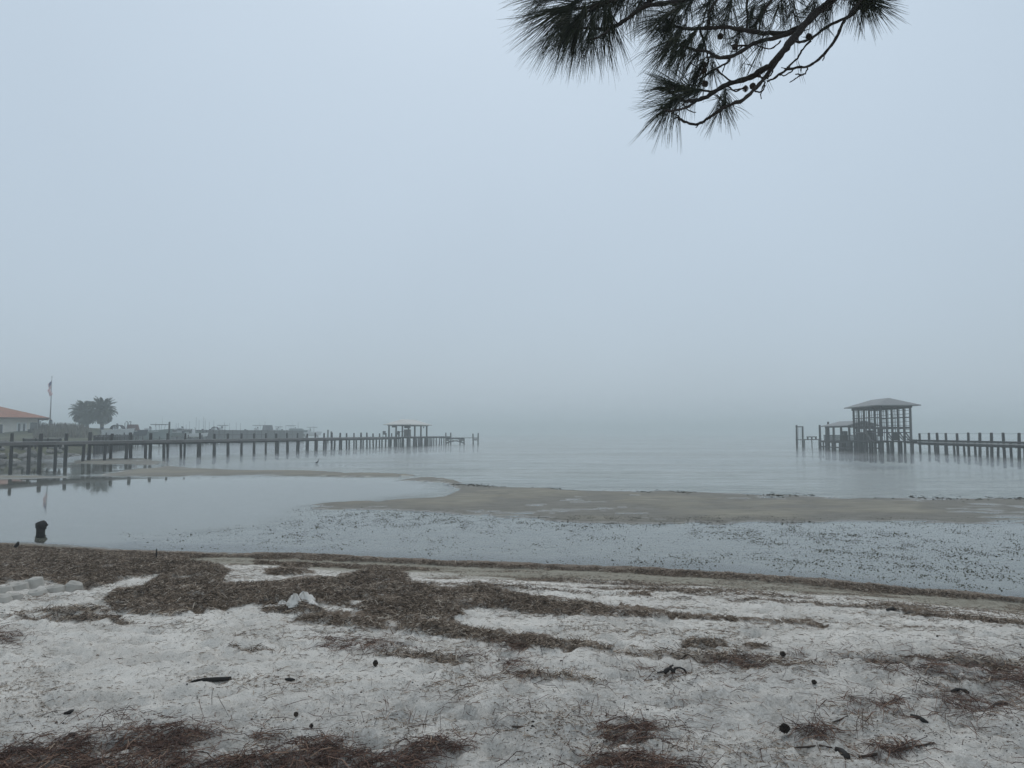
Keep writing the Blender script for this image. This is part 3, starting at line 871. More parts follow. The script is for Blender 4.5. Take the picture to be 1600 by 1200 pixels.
# tall boathouse
BY = 82.0
bh_o = Vector((42.45, BY, 0))
bh = thing('boathouse', 'tall open boathouse with many posts under a grey hipped roof on the right', 'boathouse', bh_o, R_ROT)
BW, BL, NB = 3.3, 8.0, 6
for k in range(NB):
    y = k * BL / (NB - 1)
    for sx in (0, 1):
        post(bh, sx * BW, y, -1.2, 5.36, .135, M['greytimber'], 'post', .006)
    beam(bh, 'rafter_tie', (-.2, y + .14, 5.2), (BW + .2, y + .14, 5.2), .07, .18, M['greytimber'])
for sx in (0, 1):
    beam(bh, 'eave_beam', (sx * BW, -.5, 5.34), (sx * BW, BL + .5, 5.34), .12, .3, M['greytimber'])
link('roof', hip_roof_mesh('roof', BW + 1.7, BL + 1.8, .92, .10), M['grey_roof'], bh, (BW / 2, BL / 2, 5.50))
# lattice rails on both long sides
for k in range(NB - 1):
    ya, yb = k * BL / (NB - 1), (k + 1) * BL / (NB - 1)
    for sx in (0, 1):
        zs = [2.75 + .44 * j for j in range(6)] if sx else [3.4 + .5 * j for j in range(4)]
        if sx == 0 and k == 2: continue
        for z in zs:
            z += random.uniform(-.05, .05)
            beam(bh, 'rail', (sx * BW, ya, z), (sx * BW, yb, z), .03, .045, M['pile'])
        if sx: beam(bh, 'rail', (BW, (ya + yb) / 2 + .3, 2.7), (BW, (ya + yb) / 2 + .3, 5.2), .03, .035, M['pile'])
for k in range(NB - 1):
    for sx in (0, 1):
        if random.random() < .8: beam(bh, 'slim_post', (sx * BW + .02, (k + .5) * BL / (NB - 1), 1.3), (sx * BW + .02, (k + .5) * BL / (NB - 1), 5.25), .05, .06, M['greytimber'])
for z in (2.35, 4.1): 
    for sx in (0, 1): beam(bh, 'side_rail', (sx * BW - .12, -.1, z), (sx * BW - .12, BL + .1, z), .05, .12, M['greytimber'])
for k in (0, 1, 3):
    beam(bh, 'cross_brace', (BW, k * 1.6, 1.5), (BW, k * 1.6 + 1.6, 2.55), .06, .16, M['greytimber'])
    beam(bh, 'cross_brace', (BW, k * 1.6 + .2, 1.4), (BW, k * 1.6 + 1.5, 2.0), .06, .12, M['greytimber'])
for y in (-.1, BL * .5, BL + .1):
    beam(bh, 'lower_beam', (0, y, 2.9), (BW, y, 2.9), .1, .22, M['greytimber'])
for sx in (0, 1):
    beam(bh, 'walkway', (sx * BW, -.3, 1.28), (sx * BW, BL + .4, 1.28), 1.0, .16, M['stringer'])
    for k in range(6): post(bh, sx * BW + .4 - .8 * (k % 2), .6 + k * 1.45, -1.2, 1.25, .11, M['pile'])
# hoist motors and a stair on the near side
box(bh, 'hoist_box', (0.0, .1, 2.35), (.45, .5, .9), M['stringer']); box(bh, 'hoist_box', (0.0, BL * .38, 2.0), (.6, .5, 1.2), M['stringer'])
box(bh, 'hoist_box', (BW * .55, .3, 1.9), (.5, .5, .9), M['stringer'])
beam(bh, 'stair_stringer', (-.55, 1.4, 1.35), (-.55, 3.4, 2.9), .08, .25, M['greytimber'])
for j in range(6): box(bh, 'tread', (-.35, 1.6 + j * .33, 1.55 + j * .26), (.6, .24, .05), M['greytimber'])

# low shelter beyond it
def right_pt(Yd, off=0.0):
    c = bh_o + Matrix.Rotation(R_ROT, 3, 'Z') @ Vector((BW / 2 + off, Yd - BY, 0)); return c
sh_o = right_pt(91.6)
sh = thing('shelter', 'low roofed shelter with railings beyond the tall boathouse', 'shelter', sh_o, R_ROT)
SW, SL = 3.1, 9.4
for k in range(4):
    for sx in (-1, 1): post(sh, sx * SW / 2, .3 + k * (SL - .6) / 3, -1.4, 3.2, .15, M['greytimber'], 'post', .008)
for sx in (-1, 1): beam(sh, 'eave_beam', (sx * SW / 2, -.1, 3.14), (sx * SW / 2, SL + .1, 3.14), .12, .22, M['stringer'])
a_, t_ = SW / 2 + .5, .1
V = [(-a_, -.5, 0), (a_, -.5, 0), (a_, SL + .7, 0), (-a_, SL + .7, 0), (0, -.5, .62), (0, SL - 1.1, .62)]
V += [(x, y, z - t_) for x, y, z in V[:4]] + [(0, -.5, .52)]
link('roof', poly_mesh('roof', V, [(1, 2, 5, 4), (3, 0, 4, 5), (2, 3, 5), (1, 7, 8, 2), (3, 9, 6, 0), (2, 8, 9, 3), (0, 6, 10, 4), (4, 10, 7, 1), (6, 9, 8, 7), (6, 7, 10)]), M['grey_roof'], sh, (0, 0, 3.28))
dk = link('deck', pier_deck_mesh('shelter_deck', SL + 2.6, SW + .7), M['stringer'], sh, (0, -.6, 1.22)); dk['kind'] = 'stuff'
for sx in (-1, 1):
    beam(sh, 'fascia_board', (sx * (SW / 2 + .36), -.6, 1.08), (sx * (SW / 2 + .36), SL + 2, 1.08), .06, .24, M['stringer'])
    beam(sh, 'low_beam', (sx * (SW / 2 + .2), -.6, .35), (sx * (SW / 2 + .2), SL + 2, .35), .08, .18, M['pile'])
    beam(sh, 'top_rail', (sx * (SW / 2 + .3), 0, 2.0), (sx * (SW / 2 + .3), SL, 2.0), .07, .07, M['stringer'])
    for k in range(33): beam(sh, 'picket', (sx * (SW / 2 + .3), .1 + k * .285, 1.24), (sx * (SW / 2 + .3) + .001, .1 + k * .285, 1.97), .07, .05, M['stringer'])
for k in range(9):
    for sx in (-1, 1): post(sh, sx * SW / 2 + random.uniform(-.1, .1), k * 1.35, -1.4, 1.15, .12, M['pile'])
box(sh, 'locker', (-.6, SL * .5, 1.9), (.5, .7, 1.3), M['greytimber']); box(sh, 'locker', (.7, SL * .25, 1.8), (.6, .9, 1.1), M['stringer'])
YR = 106.0
def free_pile(px, ytop, Yd, label, r=.14):
    p = at(px, ytop, Yd); o = post(None, p.x, p.y, -1.5, p.z, r, M['pile'], 'mooring_pile', .012)
    return tag(o, label, 'piling', 'mooring pilings of the right pier')
free_pile(1281, 664, 104, 'dark mooring piling at the seaward corner of the low shelter', .16)
free_pile(1294.5, 659, 103, 'taller mooring piling rising through the left end of the low shelter roof', .15)
YO = 111.0
gl = thing('lift_gallows', 'outermost pair of tall pilings joined by crossbars, left of the low shelter', 'boat lift', (at(1249, 690, YO).x, YO, 0))
gx0 = at(1249, 690, YO).x
for px, ty in ((1244.3, 664.2), (1253.6, 666)):
    p = at(px, ty, YO); post(gl, p.x - gx0, 0, -1.5, p.z, .15, M['pile'], 'post', .006)
for yy, h in ((666.8, .16), (687, .12)):
    pa, pb = at(1243.5, yy, YO), at(1254.5, yy, YO); beam(gl, 'crossbar', (pa.x - gx0, .05, pa.z), (pb.x - gx0, .05, pb.z), .14, h, M['greytimber'])
for px in (1247.5, 1250):
    pa, pb = at(px, 667, YO), at(px + .3, 694, YO); beam(gl, 'cable', (pa.x - gx0, -.05, pa.z), (pb.x - gx0, -.05, pb.z), .03, .03, M['rope'])
cw = thing('catwalk', 'thin plank catwalk running left from the low shelter to the outer pilings', 'catwalk', (at(1267, 690, 108).x, 108, 0))
cx0 = at(1267, 690, 108).x
pa, pb = at(1254.5, 687, 108), at(1282, 686.6, 108)
beam(cw, 'plank', (pa.x - cx0, 0, pa.z), (pb.x - cx0, 0, pb.z), .7, .13, M['greytimber'])
for px in (1258, 1270, 1280): p = at(px, 687, 108); post(cw, p.x - cx0, .2, -1.5, p.z, .07, M['pile'])
bn = thing('bench', 'dark bench standing on the thin catwalk left of the low shelter', 'bench', (at(1268.3, 690, 108).x, 108, pa.z + .07))
bw = (1275.5 - 1261) * 108 / F_PX
box(bn, 'seat', (0, -.05, .36), (bw, .4, .13), M['stringer'])
for sx in (-.44, .44): box(bn, 'leg', (sx * bw, -.05, .15), (.12, .35, .3), M['stringer'])
box(bn, 'leg', (0, -.05, .15), (.12, .3, .3), M['stringer'])
# ------------------------------------------------------------------ the built-up bank on the left
M['lawn'] = mat_basic('rough_lawn', (0.085, 0.085, 0.045), .95, .4, .6)
M['rock'] = mat_basic('riprap_stone', (0.19, 0.18, 0.165), .9, .5, 2.5, bump=.6)
M['reed'] = mat_attr('dry_reeds', [(0, (.045, .036, .026)), (.5, (.105, .083, .058)), (1, (.19, .155, .115))])
M['wallboard'] = mat_basic('grey_wall_boards', (0.105, 0.105, 0.108), .9, .35, 2, stretch=(3, 3, .4))
M['darkboard'] = mat_basic('dark_bulkhead_boards', (0.05, 0.048, 0.048), .9, .35, 2, stretch=(3, 3, .4))
EDGE = [(-200, 52), (-80, 55), (-40.8, 56.5), (-41.0, 61.5), (-43.0, 68), (-44.3, 74), (-46.5, 80), (-60, 113), (-72, 126), (-85, 160), (-98, 200), (-200, 200)]
def inside_dist(x, y):
    p = np.array(EDGE, float); ins = np.zeros(x.shape, bool); d = np.full(x.shape, 1e9)
    for (x0, y0), (x1, y1) in zip(p, np.roll(p, -1, 0)):
        if y0 != y1: ins ^= ((y0 > y) != (y1 > y)) & (x < (x1 - x0) * (y - y0) / (y1 - y0) + x0)
        t = np.clip(((x - x0) * (x1 - x0) + (y - y0) * (y1 - y0)) / ((x1 - x0) ** 2 + (y1 - y0) ** 2), 0, 1)
        d = np.minimum(d, np.hypot(x - x0 - t * (x1 - x0), y - y0 - t * (y1 - y0)))
    return np.where(ins, d, -d)
def land_z(x, y):
    x = np.asarray(x, float); y = np.asarray(y, float); d = inside_dist(x, y)
    h = np.interp(d, [-3, 0, 3.5, 6, 60], [-1.6, -.25, 1.25, 1.55, 1.75])
    berm = smooth(112, 126, y) * smooth(-64, -72, x) * smooth(0, 5, d)
    return h + berm * 1.75 + (fbm(x * .35, y * .35, 12, 3) - .5) * .25 * smooth(-1, 3, d)
lx_ = np.arange(-165, -38, .9); ly_ = np.arange(50, 196, .9)
LX, LY = np.meshgrid(lx_, ly_); LZ = land_z(LX, LY)
li = np.arange(LX.size).reshape(LX.shape)
lq = np.stack([li[:-1, :-1], li[:-1, 1:], li[1:, 1:], li[1:, :-1]], -1).reshape(-1, 4)
lq = lq[(LZ.ravel()[lq].max(1) > -1.3)]
tag(link('bank_lawn', mesh_arrays('bank_lawn', np.stack([LX, LY, LZ], -1).reshape(-1, 3), lq, None, True), M['lawn']), 'rough grassy bank on the left shore', kind='structure')

# dry reeds on the berm
def upright_blades(n, region, hmin, hmax, w, seed):
    r = np.random.default_rng(seed); x = r.uniform(region[0], region[1], n); y = r.uniform(region[2], region[3], n)
    d = inside_dist(x, y); k = (d > 1.5) & (land_z(x, y) > 1.5) & (fbm(x * .3, y * .3, 19, 3) > .33) & (x / y > -.672)
    x, y = x[k], y[k]; n = len(x); z = land_z(x, y) - .05
    h = r.uniform(hmin, hmax, n); a = r.uniform(0, math.tau, n); le = r.uniform(0, .35, n) * h; b = r.uniform(0, math.tau, n)
    wx_, wy_ = np.cos(a) * w / 2, np.sin(a) * w / 2; tx, ty = np.cos(b) * le, np.sin(b) * le
    V = np.stack([np.stack([x - wx_, y - wy_, z], -1), np.stack([x + wx_, y + wy_, z], -1),
                  np.stack([x + wx_ * .8 + tx * .4, y + wy_ * .8 + ty * .4, z + h * .6], -1), np.stack([x - wx_ * .8 + tx * .4, y - wy_ * .8 + ty * .4, z + h * .6], -1),
                  np.stack([x + wx_ * .2 + tx, y + wy_ * .2 + ty, z + h], -1), np.stack([x - wx_ * .2 + tx, y - wy_ * .2 + ty, z + h], -1)], 1).reshape(-1, 3)
    o = np.arange(n)[:, None] * 6
    Fc = np.concatenate([o + np.array([0, 1, 2, 3]), o + np.array([3, 2, 4, 5])])
    return mesh_arrays('reeds', V, Fc, dict(shade=np.repeat(r.random(n), 6)))
tag(link('dry_reeds', upright_blades(9000, (-100, -62, 108, 132), .35, 1.0, .10, 5), M['reed']), 'bed of dry brown reeds on the rise below the palms', 'reeds', kind='stuff')
tag(link('shore_weeds', upright_blades(2600, (-60, -41, 57, 84), .15, .5, .07, 6), M['reed']), 'tufts of dry weeds along the top of the rocks', 'weeds', kind='stuff')

# riprap
def rock_mesh(seed):
    bm = bmesh.new(); bmesh.ops.create_icosphere(bm, subdivisions=2, radius=1.0); rr = random.Random(seed)
    cuts = [(Vector((rr.gauss(0, 1), rr.gauss(0, 1), rr.gauss(0, .8))).normalized(), rr.uniform(.55, .85)) for _ in range(9)]
    for v in bm.verts:
        for n, d in cuts:
            e = v.co.dot(n) - d
            if e > 0: v.co -= n * e
        v.co *= rr.uniform(.97, 1.03); v.co.z *= .7
    me = bpy.data.meshes.new('rock'); bm.to_mesh(me); bm.free(); me.materials.append(M['rock']); return me
rocks = [rock_mesh(s) for s in range(6)]
rip = thing('riprap', 'sloping bank of grey boulders at the foot of the left lawn', 'rocks', (-44, 60, 0))
rr = random.Random(11)
toe = [(-62, 55.8), (-41.0, 56.8), (-41.2, 61.5), (-43.2, 68), (-44.6, 74.5)]
cnt = 0
for (xa, ya), (xb, yb) in zip(toe, toe[1:]):
    ln = math.hypot(xb - xa, yb - ya)
    for k in range(int(ln * 3.0)):
        t = rr.random(); row = rr.choice([0, 0, .8, 1.6, 2.5, 3.3])
        nx_, ny_ = -(yb - ya) / ln, (xb - xa) / ln
        x = xa + (xb - xa) * t + nx_ * row + rr.uniform(-.3, .3); y = ya + (yb - ya) * t + ny_ * row + rr.uniform(-.3, .3)
        s = rr.uniform(.38, .8) * (1 - .1 * row)
        link('rock', rr.choice(rocks), None, rip, (x + 44, y - 60, float(land_z(x, y)) + s * .12), (rr.uniform(-.4, .4), rr.uniform(-.4, .4), rr.uniform(0, 6)), (s * rr.uniform(.9, 1.5), s, s * rr.uniform(.7, 1.05)))

# timber walls
def panel_wall(name, label, cat, pts, z0, z1, mat, seg, capmat, post_mat, boards=8):
    o0 = Vector((*pts[0], 0)); w = thing(name, label, cat, o0)
    bw_ = None
    for a, b in zip(pts, pts[1:]):
        a = Vector((*a, 0)); b = Vector((*b, 0)); d = b - a; n = max(1, round(d.length / seg)); st = d / n; rz = math.atan2(d.y, d.x)
        L_ = st.length; V = []; Fc = []
        for k in range(boards):                          # vertical boards, alternately proud
            x0, x1 = k * L_ / boards + .006, (k + 1) * L_ / boards - .006; yy = -.03 if k % 2 else 0.0; bb = len(V)
            top = z1 - z0 + (.03 if k % 3 == 0 else 0)
            for z in (0, top): V += [(x0, yy, z), (x1, yy, z), (x1, yy + .05, z), (x0, yy + .05, z)]
            Fc += [(bb, bb + 1, bb + 5, bb + 4), (bb + 1, bb + 2, bb + 6, bb + 5), (bb + 2, bb + 3, bb + 7, bb + 6), (bb + 3, bb, bb + 4, bb + 7), (bb + 4, bb + 5, bb + 6, bb + 7)]
        me = poly_mesh('panel', V, Fc); me.materials.append(mat)
        for k in range(n):
            p = a + st * k - o0
            link('panel', me, None, w, (p.x, p.y, z0), (0, 0, rz))
            post(w, p.x + .1 * math.sin(rz), p.y - .1 * math.cos(rz), z0, z1 + random.uniform(-.03, .12), .11, post_mat)
        u = Vector((math.sin(rz), -math.cos(rz), 0)) * .07
        beam(w, 'cap_rail', a - o0 + u + Vector((0, 0, z1 - .12)), b - o0 + u + Vector((0, 0, z1 - .12)), .07, .14, capmat)
        beam(w, 'waler', a - o0 + u + Vector((0, 0, z1 - 1.0)), b - o0 + u + Vector((0, 0, z1 - 1.0)), .07, .16, capmat)
    return w
panel_wall('bulkhead', 'dark vertical board bulkhead from the boulders to the moored boats', 'seawall', [(-44.6, 76), (-47, 81), (-60, 113)], -1.2, 2.02, M['darkboard'], 2.4, M['wallboard'], M['pile'])
panel_wall('breakwater', 'long grey board breakwater wall with boats showing above it', 'seawall', [(-66, 137), (-62.5, 155), (-53.6, 183)], -2.2, 2.92, M['wallboard'], 2.4, M['greytimber'], M['pile'], 6)
# low retaining wall of boards in front of the lawn
rw0 = at(36, 690, 63); rw = thing('retaining_wall', 'low weathered board retaining wall in front of the white doors', 'retaining wall', (rw0.x, 63, 0))
rwl = at(97, 690, 63).x - rw0.x
for k, z in enumerate((1.18, 1.42, 1.66)): box(rw, 'board', (rwl / 2, .02 * (k % 2), z), (rwl - .05 * k, .07, .21), M['greytimber'])
box(rw, 'cap_board', (rwl / 2, 0, 1.82), (rwl + .1, .25, .05), M['deck'])
for k in range(4): box(rw, 'stake', (.1 + k * (rwl - .2) / 3, -.09, 1.35), (.1, .1, .95), M['stringer'])

# ------------------------------------------------------------------ house
HY = 121.0
hz = 1.72
H_ROT = math.atan2(-at(60.5, 682, HY).x, HY); hc = at(60.5, 682, HY); house = thing('house', 'cream house with terracotta hipped roof and white doors at the left edge', 'house', (hc.x, HY, hz), H_ROT)
HW, HD, HH = 24.0, 15.0, 3.05
s_ = HY / F_PX
def hx(px): return (px - 60.5) * s_ * math.cos(H_ROT) / 1.0 * .99
OPEN = [(-8, 5.0, 663, 678.5, 'window'), (25.5, 40.8, 660.5, 679.2, 'door'), (45.5, 58.3, 659.8, 675.2, 'window')]
def zz(py): return EYE + (HORIZON - py) * s_ - hz
# front wall in pieces round the openings
xs = [-HW] + [v for o in OPEN for v in (hx(o[0]), hx(o[1]))] + [0]
V = []; Fc = []
def quad(x0, x1, z0, z1, y=0.0):
    b = len(V); V.extend([(x0, y, z0), (x1, y, z0), (x1, y, z1), (x0, y, z1)]); Fc.append((b, b + 1, b + 2, b + 3))
for k in range(0, len(xs) - 1, 2): quad(xs[k], xs[k + 1], -.3, HH)
for o in OPEN:
    quad(hx(o[0]), hx(o[1]), zz(o[2]), HH)
    if zz(o[3]) > -.3: quad(hx(o[0]), hx(o[1]), -.3, zz(o[3]))
for x0 in (0.0, -HW):
    b = len(V); V.extend([(x0, 0, -.3), (x0, HD, -.3), (x0, HD, HH), (x0, 0, HH)]); Fc.append((b, b + 1, b + 2, b + 3))
b = len(V); V.extend([(0, HD, -.3), (-HW, HD, -.3), (-HW, HD, HH), (0, HD, HH)]); Fc.append((b, b + 1, b + 2, b + 3))
link('wall', poly_mesh('house_wall', V, Fc), M['stucco'], house)
ov = 1.4
def long_hip(a, b, r, t):
    return poly_mesh('roof', [(-a, -b, 0), (a, -b, 0), (a, b, 0), (-a, b, 0), (-(a - b), 0, r), (a - b, 0, r), (-a, -b, -t), (a, -b, -t), (a, b, -t), (-a, b, -t)],
        [(0, 1, 5, 4), (1, 2, 5), (2, 3, 4, 5), (3, 0, 4), (0, 6, 7, 1), (1, 7, 8, 2), (2, 8, 9, 3), (3, 9, 6, 0), (6, 9, 8, 7)])
roof_o = link('roof', long_hip(HW / 2 + ov, HD / 2 + ov, 2.45, .18), M['tile_roof'], house, (-HW / 2, HD / 2, HH + .12))
rf = roof_o
for sx, (x0, y0, x1, y1) in (('f', (-HW / 2 - ov, -HD / 2 - ov - .06, HW / 2 + ov, -HD / 2 - ov - .06)),):
    beam(rf, 'gutter', (x0, y0, -.08), (x1, y0, -.08), .11, .13, M['gutter'])
dp = [(.15, -ov + .05, HH - .02), (.35, -ov * .5, HH - .25), (.08, -.1, HH - .5), (.08, -.1, -.2)]
link('downspout', rod_mesh('downspout', [(1.0, -.5, HH - .05), (.6, -.3, HH - .28), (.12, -.1, HH - .5), (.12, -.1, -.2)], [.06] * 4, 6), M['gutter'], house)
box(house, 'corner_trim', (-.12, -.03, HH / 2), (.24, .06, HH), M['gutter'])
for o in OPEN:
    x0, x1, z0, z1 = hx(o[0]), hx(o[1]), max(zz(o[3]), -.02), zz(o[2])
    if o[4] == 'window':
        w = box(house, 'window', ((x0 + x1) / 2, .09, (z0 + z1) / 2), (x1 - x0, .03, z1 - z0), M['glass'])
        f = .07
        for nm, c, s in (('frame_bar', (x0 + f / 2, .03, (z0 + z1) / 2), (f, .08, z1 - z0)), ('frame_bar', (x1 - f / 2, .03, (z0 + z1) / 2), (f, .08, z1 - z0)), ('frame_bar', ((x0 + x1) / 2, .03, z1 - f / 2), (x1 - x0 - 2 * f, .08, f)), ('sill', ((x0 + x1) / 2, -.02, z0 - .03), (x1 - x0 + .1, .16, .07))):
            box(house, nm, c, s, M['white'])
    else:
        mid = (x0 + x1) / 2
        for a, b in ((x0, mid), (mid, x1)):
            d = thing('door', None, None, (0, 0, 0)); d.parent = house
            wd = b - a
            for nm, c, s in (('stile', (a + .09, .05, (z0 + z1) / 2), (.18, .06, z1 - z0)), ('stile', (b - .09, .05, (z0 + z1) / 2), (.18, .06, z1 - z0)), ('rail', ((a + b) / 2, .05, z1 - .09), (wd - .36, .06, .18)), ('rail', ((a + b) / 2, .05, z0 + .1), (wd - .36, .06, .2))):
                box(d, nm, c, s, M['white'])
            box(d, 'pane', ((a + b) / 2, .07, (z0 + z1) / 2), (wd - .36, .02, z1 - z0 - .36), M['glass'])
        box(house, 'door_handle', (mid - .09, -.01, z0 + 1.0), (.03, .05, .16), M['metal'])
cb_o = at(47, 681, HY - 2.6)
cbx = thing('storage_bin', 'small dark storage bin standing beside the white doors', 'bin', (cb_o.x, HY - 2.6, float(land_z(cb_o.x, HY - 2.6))))
box(cbx, 'body', (0, 0, .25), (.55, .45, .5), M['stringer']); box(cbx, 'lid', (0, 0, .54), (.62, .52, .08), M['pile'], rot=(0, -.22, 0))

# ------------------------------------------------------------------ flagpole and flag
FY = 138.0
fb = at(77.6, 671, FY); ft = at(80.2, 589, FY)
fz = float(land_z(fb.x, FY))
fp = thing('flagpole', 'tall slim flagpole on a white plinth beside the house', 'flagpole', (fb.x, FY, fz))
link('pole', rod_mesh('pole', [(0, 0, -.1), (0, 0, 4), (0, 0, ft.z - fz)], [.15, .12, .06], 8), M['metal'], fp)
link('finial', rod_mesh('finial', [(0, 0, ft.z - fz - .05), (0, 0, ft.z - fz + .08), (0, 0, ft.z - fz + .2)], [.05, .11, .02], 8), M['metal'], fp)
box(fp, 'plinth', (-.1, 0, .12), (.9, .9, .5), M['white'])
def mat_flag():
    m = bpy.data.materials.new('flag_cloth'); m.use_nodes = True; t = m.node_tree; b = t.nodes['Principled BSDF']; L = t.links.new
    def at_(n): a = t.nodes.new('ShaderNodeAttribute'); a.attribute_name = n; return a.outputs['Fac']
    def mth(op, a, c):
        x = t.nodes.new('ShaderNodeMath'); x.operation = op
        for k, v in enumerate((a, c)):
            if isinstance(v, (int, float)): x.inputs[k].default_value = v
            else: L(v, x.inputs[k])
        return x.outputs[0]
    stripe = mth('LESS_THAN', mth('MODULO', mth('MULTIPLY', at_('hoist'), 13.0), 2.0), 1.0)
    canton = mth('MULTIPLY', mth('LESS_THAN', at_('hoist'), 7 / 13), mth('LESS_THAN', at_('fly'), .4))
    m1 = t.nodes.new('ShaderNodeMix'); m1.data_type = 'RGBA'; m1.inputs['A'].default_value = (.75, .74, .72, 1); m1.inputs['B'].default_value = (.42, .03, .04, 1); L(stripe, m1.inputs['Factor'])
    m2 = t.nodes.new('ShaderNodeMix'); m2.data_type = 'RGBA'; m2.inputs['B'].default_value = (.03, .04, .16, 1); L(m1.outputs['Result'], m2.inputs['A']); L(canton, m2.inputs['Factor'])
    L(m2.outputs['Result'], b.inputs['Base Color']); b.inputs['Roughness'].default_value = .8
    return m
ns, nh = 40, 27; V = []; hoist = []; fly = []
for j in range(nh):
    h = j / (nh - 1)
    for i in range(ns):
        s = i / (ns - 1)
        spread = .2 + 1.0 * (s ** .8) * (1 - .3 * h)
        x = -spread * (.5 + .5 * math.sin(s * 3.0 + h * 1.5)) * (.4 + s) + .5 * s * math.sin(9 * s + 2.0 * h) * (.5 + .5 * h) + .22 * s
        y = .35 * s * math.cos(9 * s + 2.0 * h)
        z = -h * 1.75 * (1 - .25 * s) - 2.45 * s ** 1.05
        V.append((x + .06, y, z)); hoist.append(h); fly.append(s)
fi = np.arange(ns * nh).reshape(nh, ns)
fq = np.stack([fi[:-1, :-1], fi[:-1, 1:], fi[1:, 1:], fi[1:, :-1]], -1).reshape(-1, 4)
flag_me = mesh_arrays('flag', np.array(V), fq, dict(hoist=hoist, fly=fly), True)
flag = link('flag', flag_me, mat_flag(), None, (fb.x, FY, ft.z - .25))
mod = flag.modifiers.new('thickness', 'SOLIDIFY'); mod.thickness = .01
tag(flag, 'limp red, white and blue striped flag drooping from the tall flagpole', 'flag')

# ------------------------------------------------------------------ date palms
M['frond'] = mat_basic('palm_frond', (0.034, 0.042, 0.022), .6, .35, 3)
M['trunk'] = mat_basic('palm_trunk', (0.085, 0.070, 0.055), .95, .4, 5, bump=.8)
def frond_mesh(seed, length=3.0, droop=1.0):
    rr = random.Random(seed); V = []; Fc = []; n = 26; prev = None
    p = Vector((0, 0, 0)); ang = 0.0; pts = []
    for k in range(n + 1):
        t = k / n; pts.append((p.copy(), ang)); ang -= droop * (.25 + 1.5 * t) / n * 1.25
        p = p + Vector((math.cos(ang), 0, math.sin(ang))) * (length / n)
    for k in range(n):                                 # rachis
        (a, aa), (b, ab) = pts[k], pts[k + 1]; w = .035 * (1 - .8 * k / n); i = len(V)
        V += [(a.x, -w, a.z), (a.x, w, a.z), (b.x, w * .9, b.z), (b.x, -w * .9, b.z)]; Fc.append((i, i + 1, i + 2, i + 3))
    for k in range(3, n):
        (a, aa) = pts[k]; t = k / n; ll = .62 * math.sin(math.pi * min(1, .18 + .75 * t)) * rr.uniform(.85, 1.1)
        fwd = Vector((math.cos(aa), 0, math.sin(aa))); upv = Vector((-math.sin(aa), 0, math.cos(aa)))
        for sy in (-1, 1):
            d = fwd * .72 + Vector((0, sy, 0)) * .62 + upv * rr.uniform(-.15, .45); d.normalize()
            tip = a + d * ll + Vector((0, 0, -.12 * ll)); sd = fwd * .08; i = len(V)
            V += [tuple(a - sd), tuple(a + sd), tuple((a + tip) / 2 + sd * 1.1), tuple(tip), tuple((a + tip) / 2 - sd * 1.1)]
            Fc.append((i, i + 1, i + 2, i + 3, i + 4))
    me = poly_mesh('frond', V, Fc); me.materials.append(M['frond']); return me
fronds = [frond_mesh(s, 2.75, d) for s, d in ((1, .55), (2, .85), (3, 1.15))]
def palm(px, base_py, Yd, top_z, label, scale=1.0, seed=1):
    b = at(px, base_py, Yd); zb = float(land_z(b.x, Yd))
    t = thing('palm_tree', label, 'palm tree', (b.x, Yd, zb - .1), 0, 'date palms on the rise')
    h = top_z - zb; rr = random.Random(seed); pts = []; rad = []
    for k in range(14):
        q = k / 13; pts.append((.06 * math.sin(q * 3), .05 * q, q * h)); rad.append(.31 * (1.15 - .25 * q) * (1.06 if k % 2 else .94))
    pts.append((0, 0, h + .45)); rad.append(.42); pts.append((0, 0, h + .8)); rad.append(.2)
    link('trunk', rod_mesh('trunk', pts, rad, 10), M['trunk'], t)
    for k in range(135):
        u = (k + .5) / 135; el = math.radians(82 - 132 * u ** .85 + rr.uniform(-7, 7)); az = k * 2.39996 + rr.uniform(-.25, .25)
        s = scale * rr.uniform(.88, 1.08) * (1.0 if el > -.2 else .85)
        me = fronds[0 if el > .7 else (1 if el > 0 else 2)]
        link('frond', me, None, t, (.12 * math.cos(az), .12 * math.sin(az), h + .35 + .35 * math.sin(el)), (rr.uniform(-.5, .5), -el, az), (s, s, s))
    return t
palm(129, 669, 146, 6.05, 'left of the two date palms with merged crowns', .95, 4)
palm(135.5, 669, 149, 6.15, 'middle date palm, its crown half hidden between the other two', .97, 9)
palm(158.5, 671, 140, 6.25, 'rightmost and tallest date palm with a full round crown', 1.05, 14)

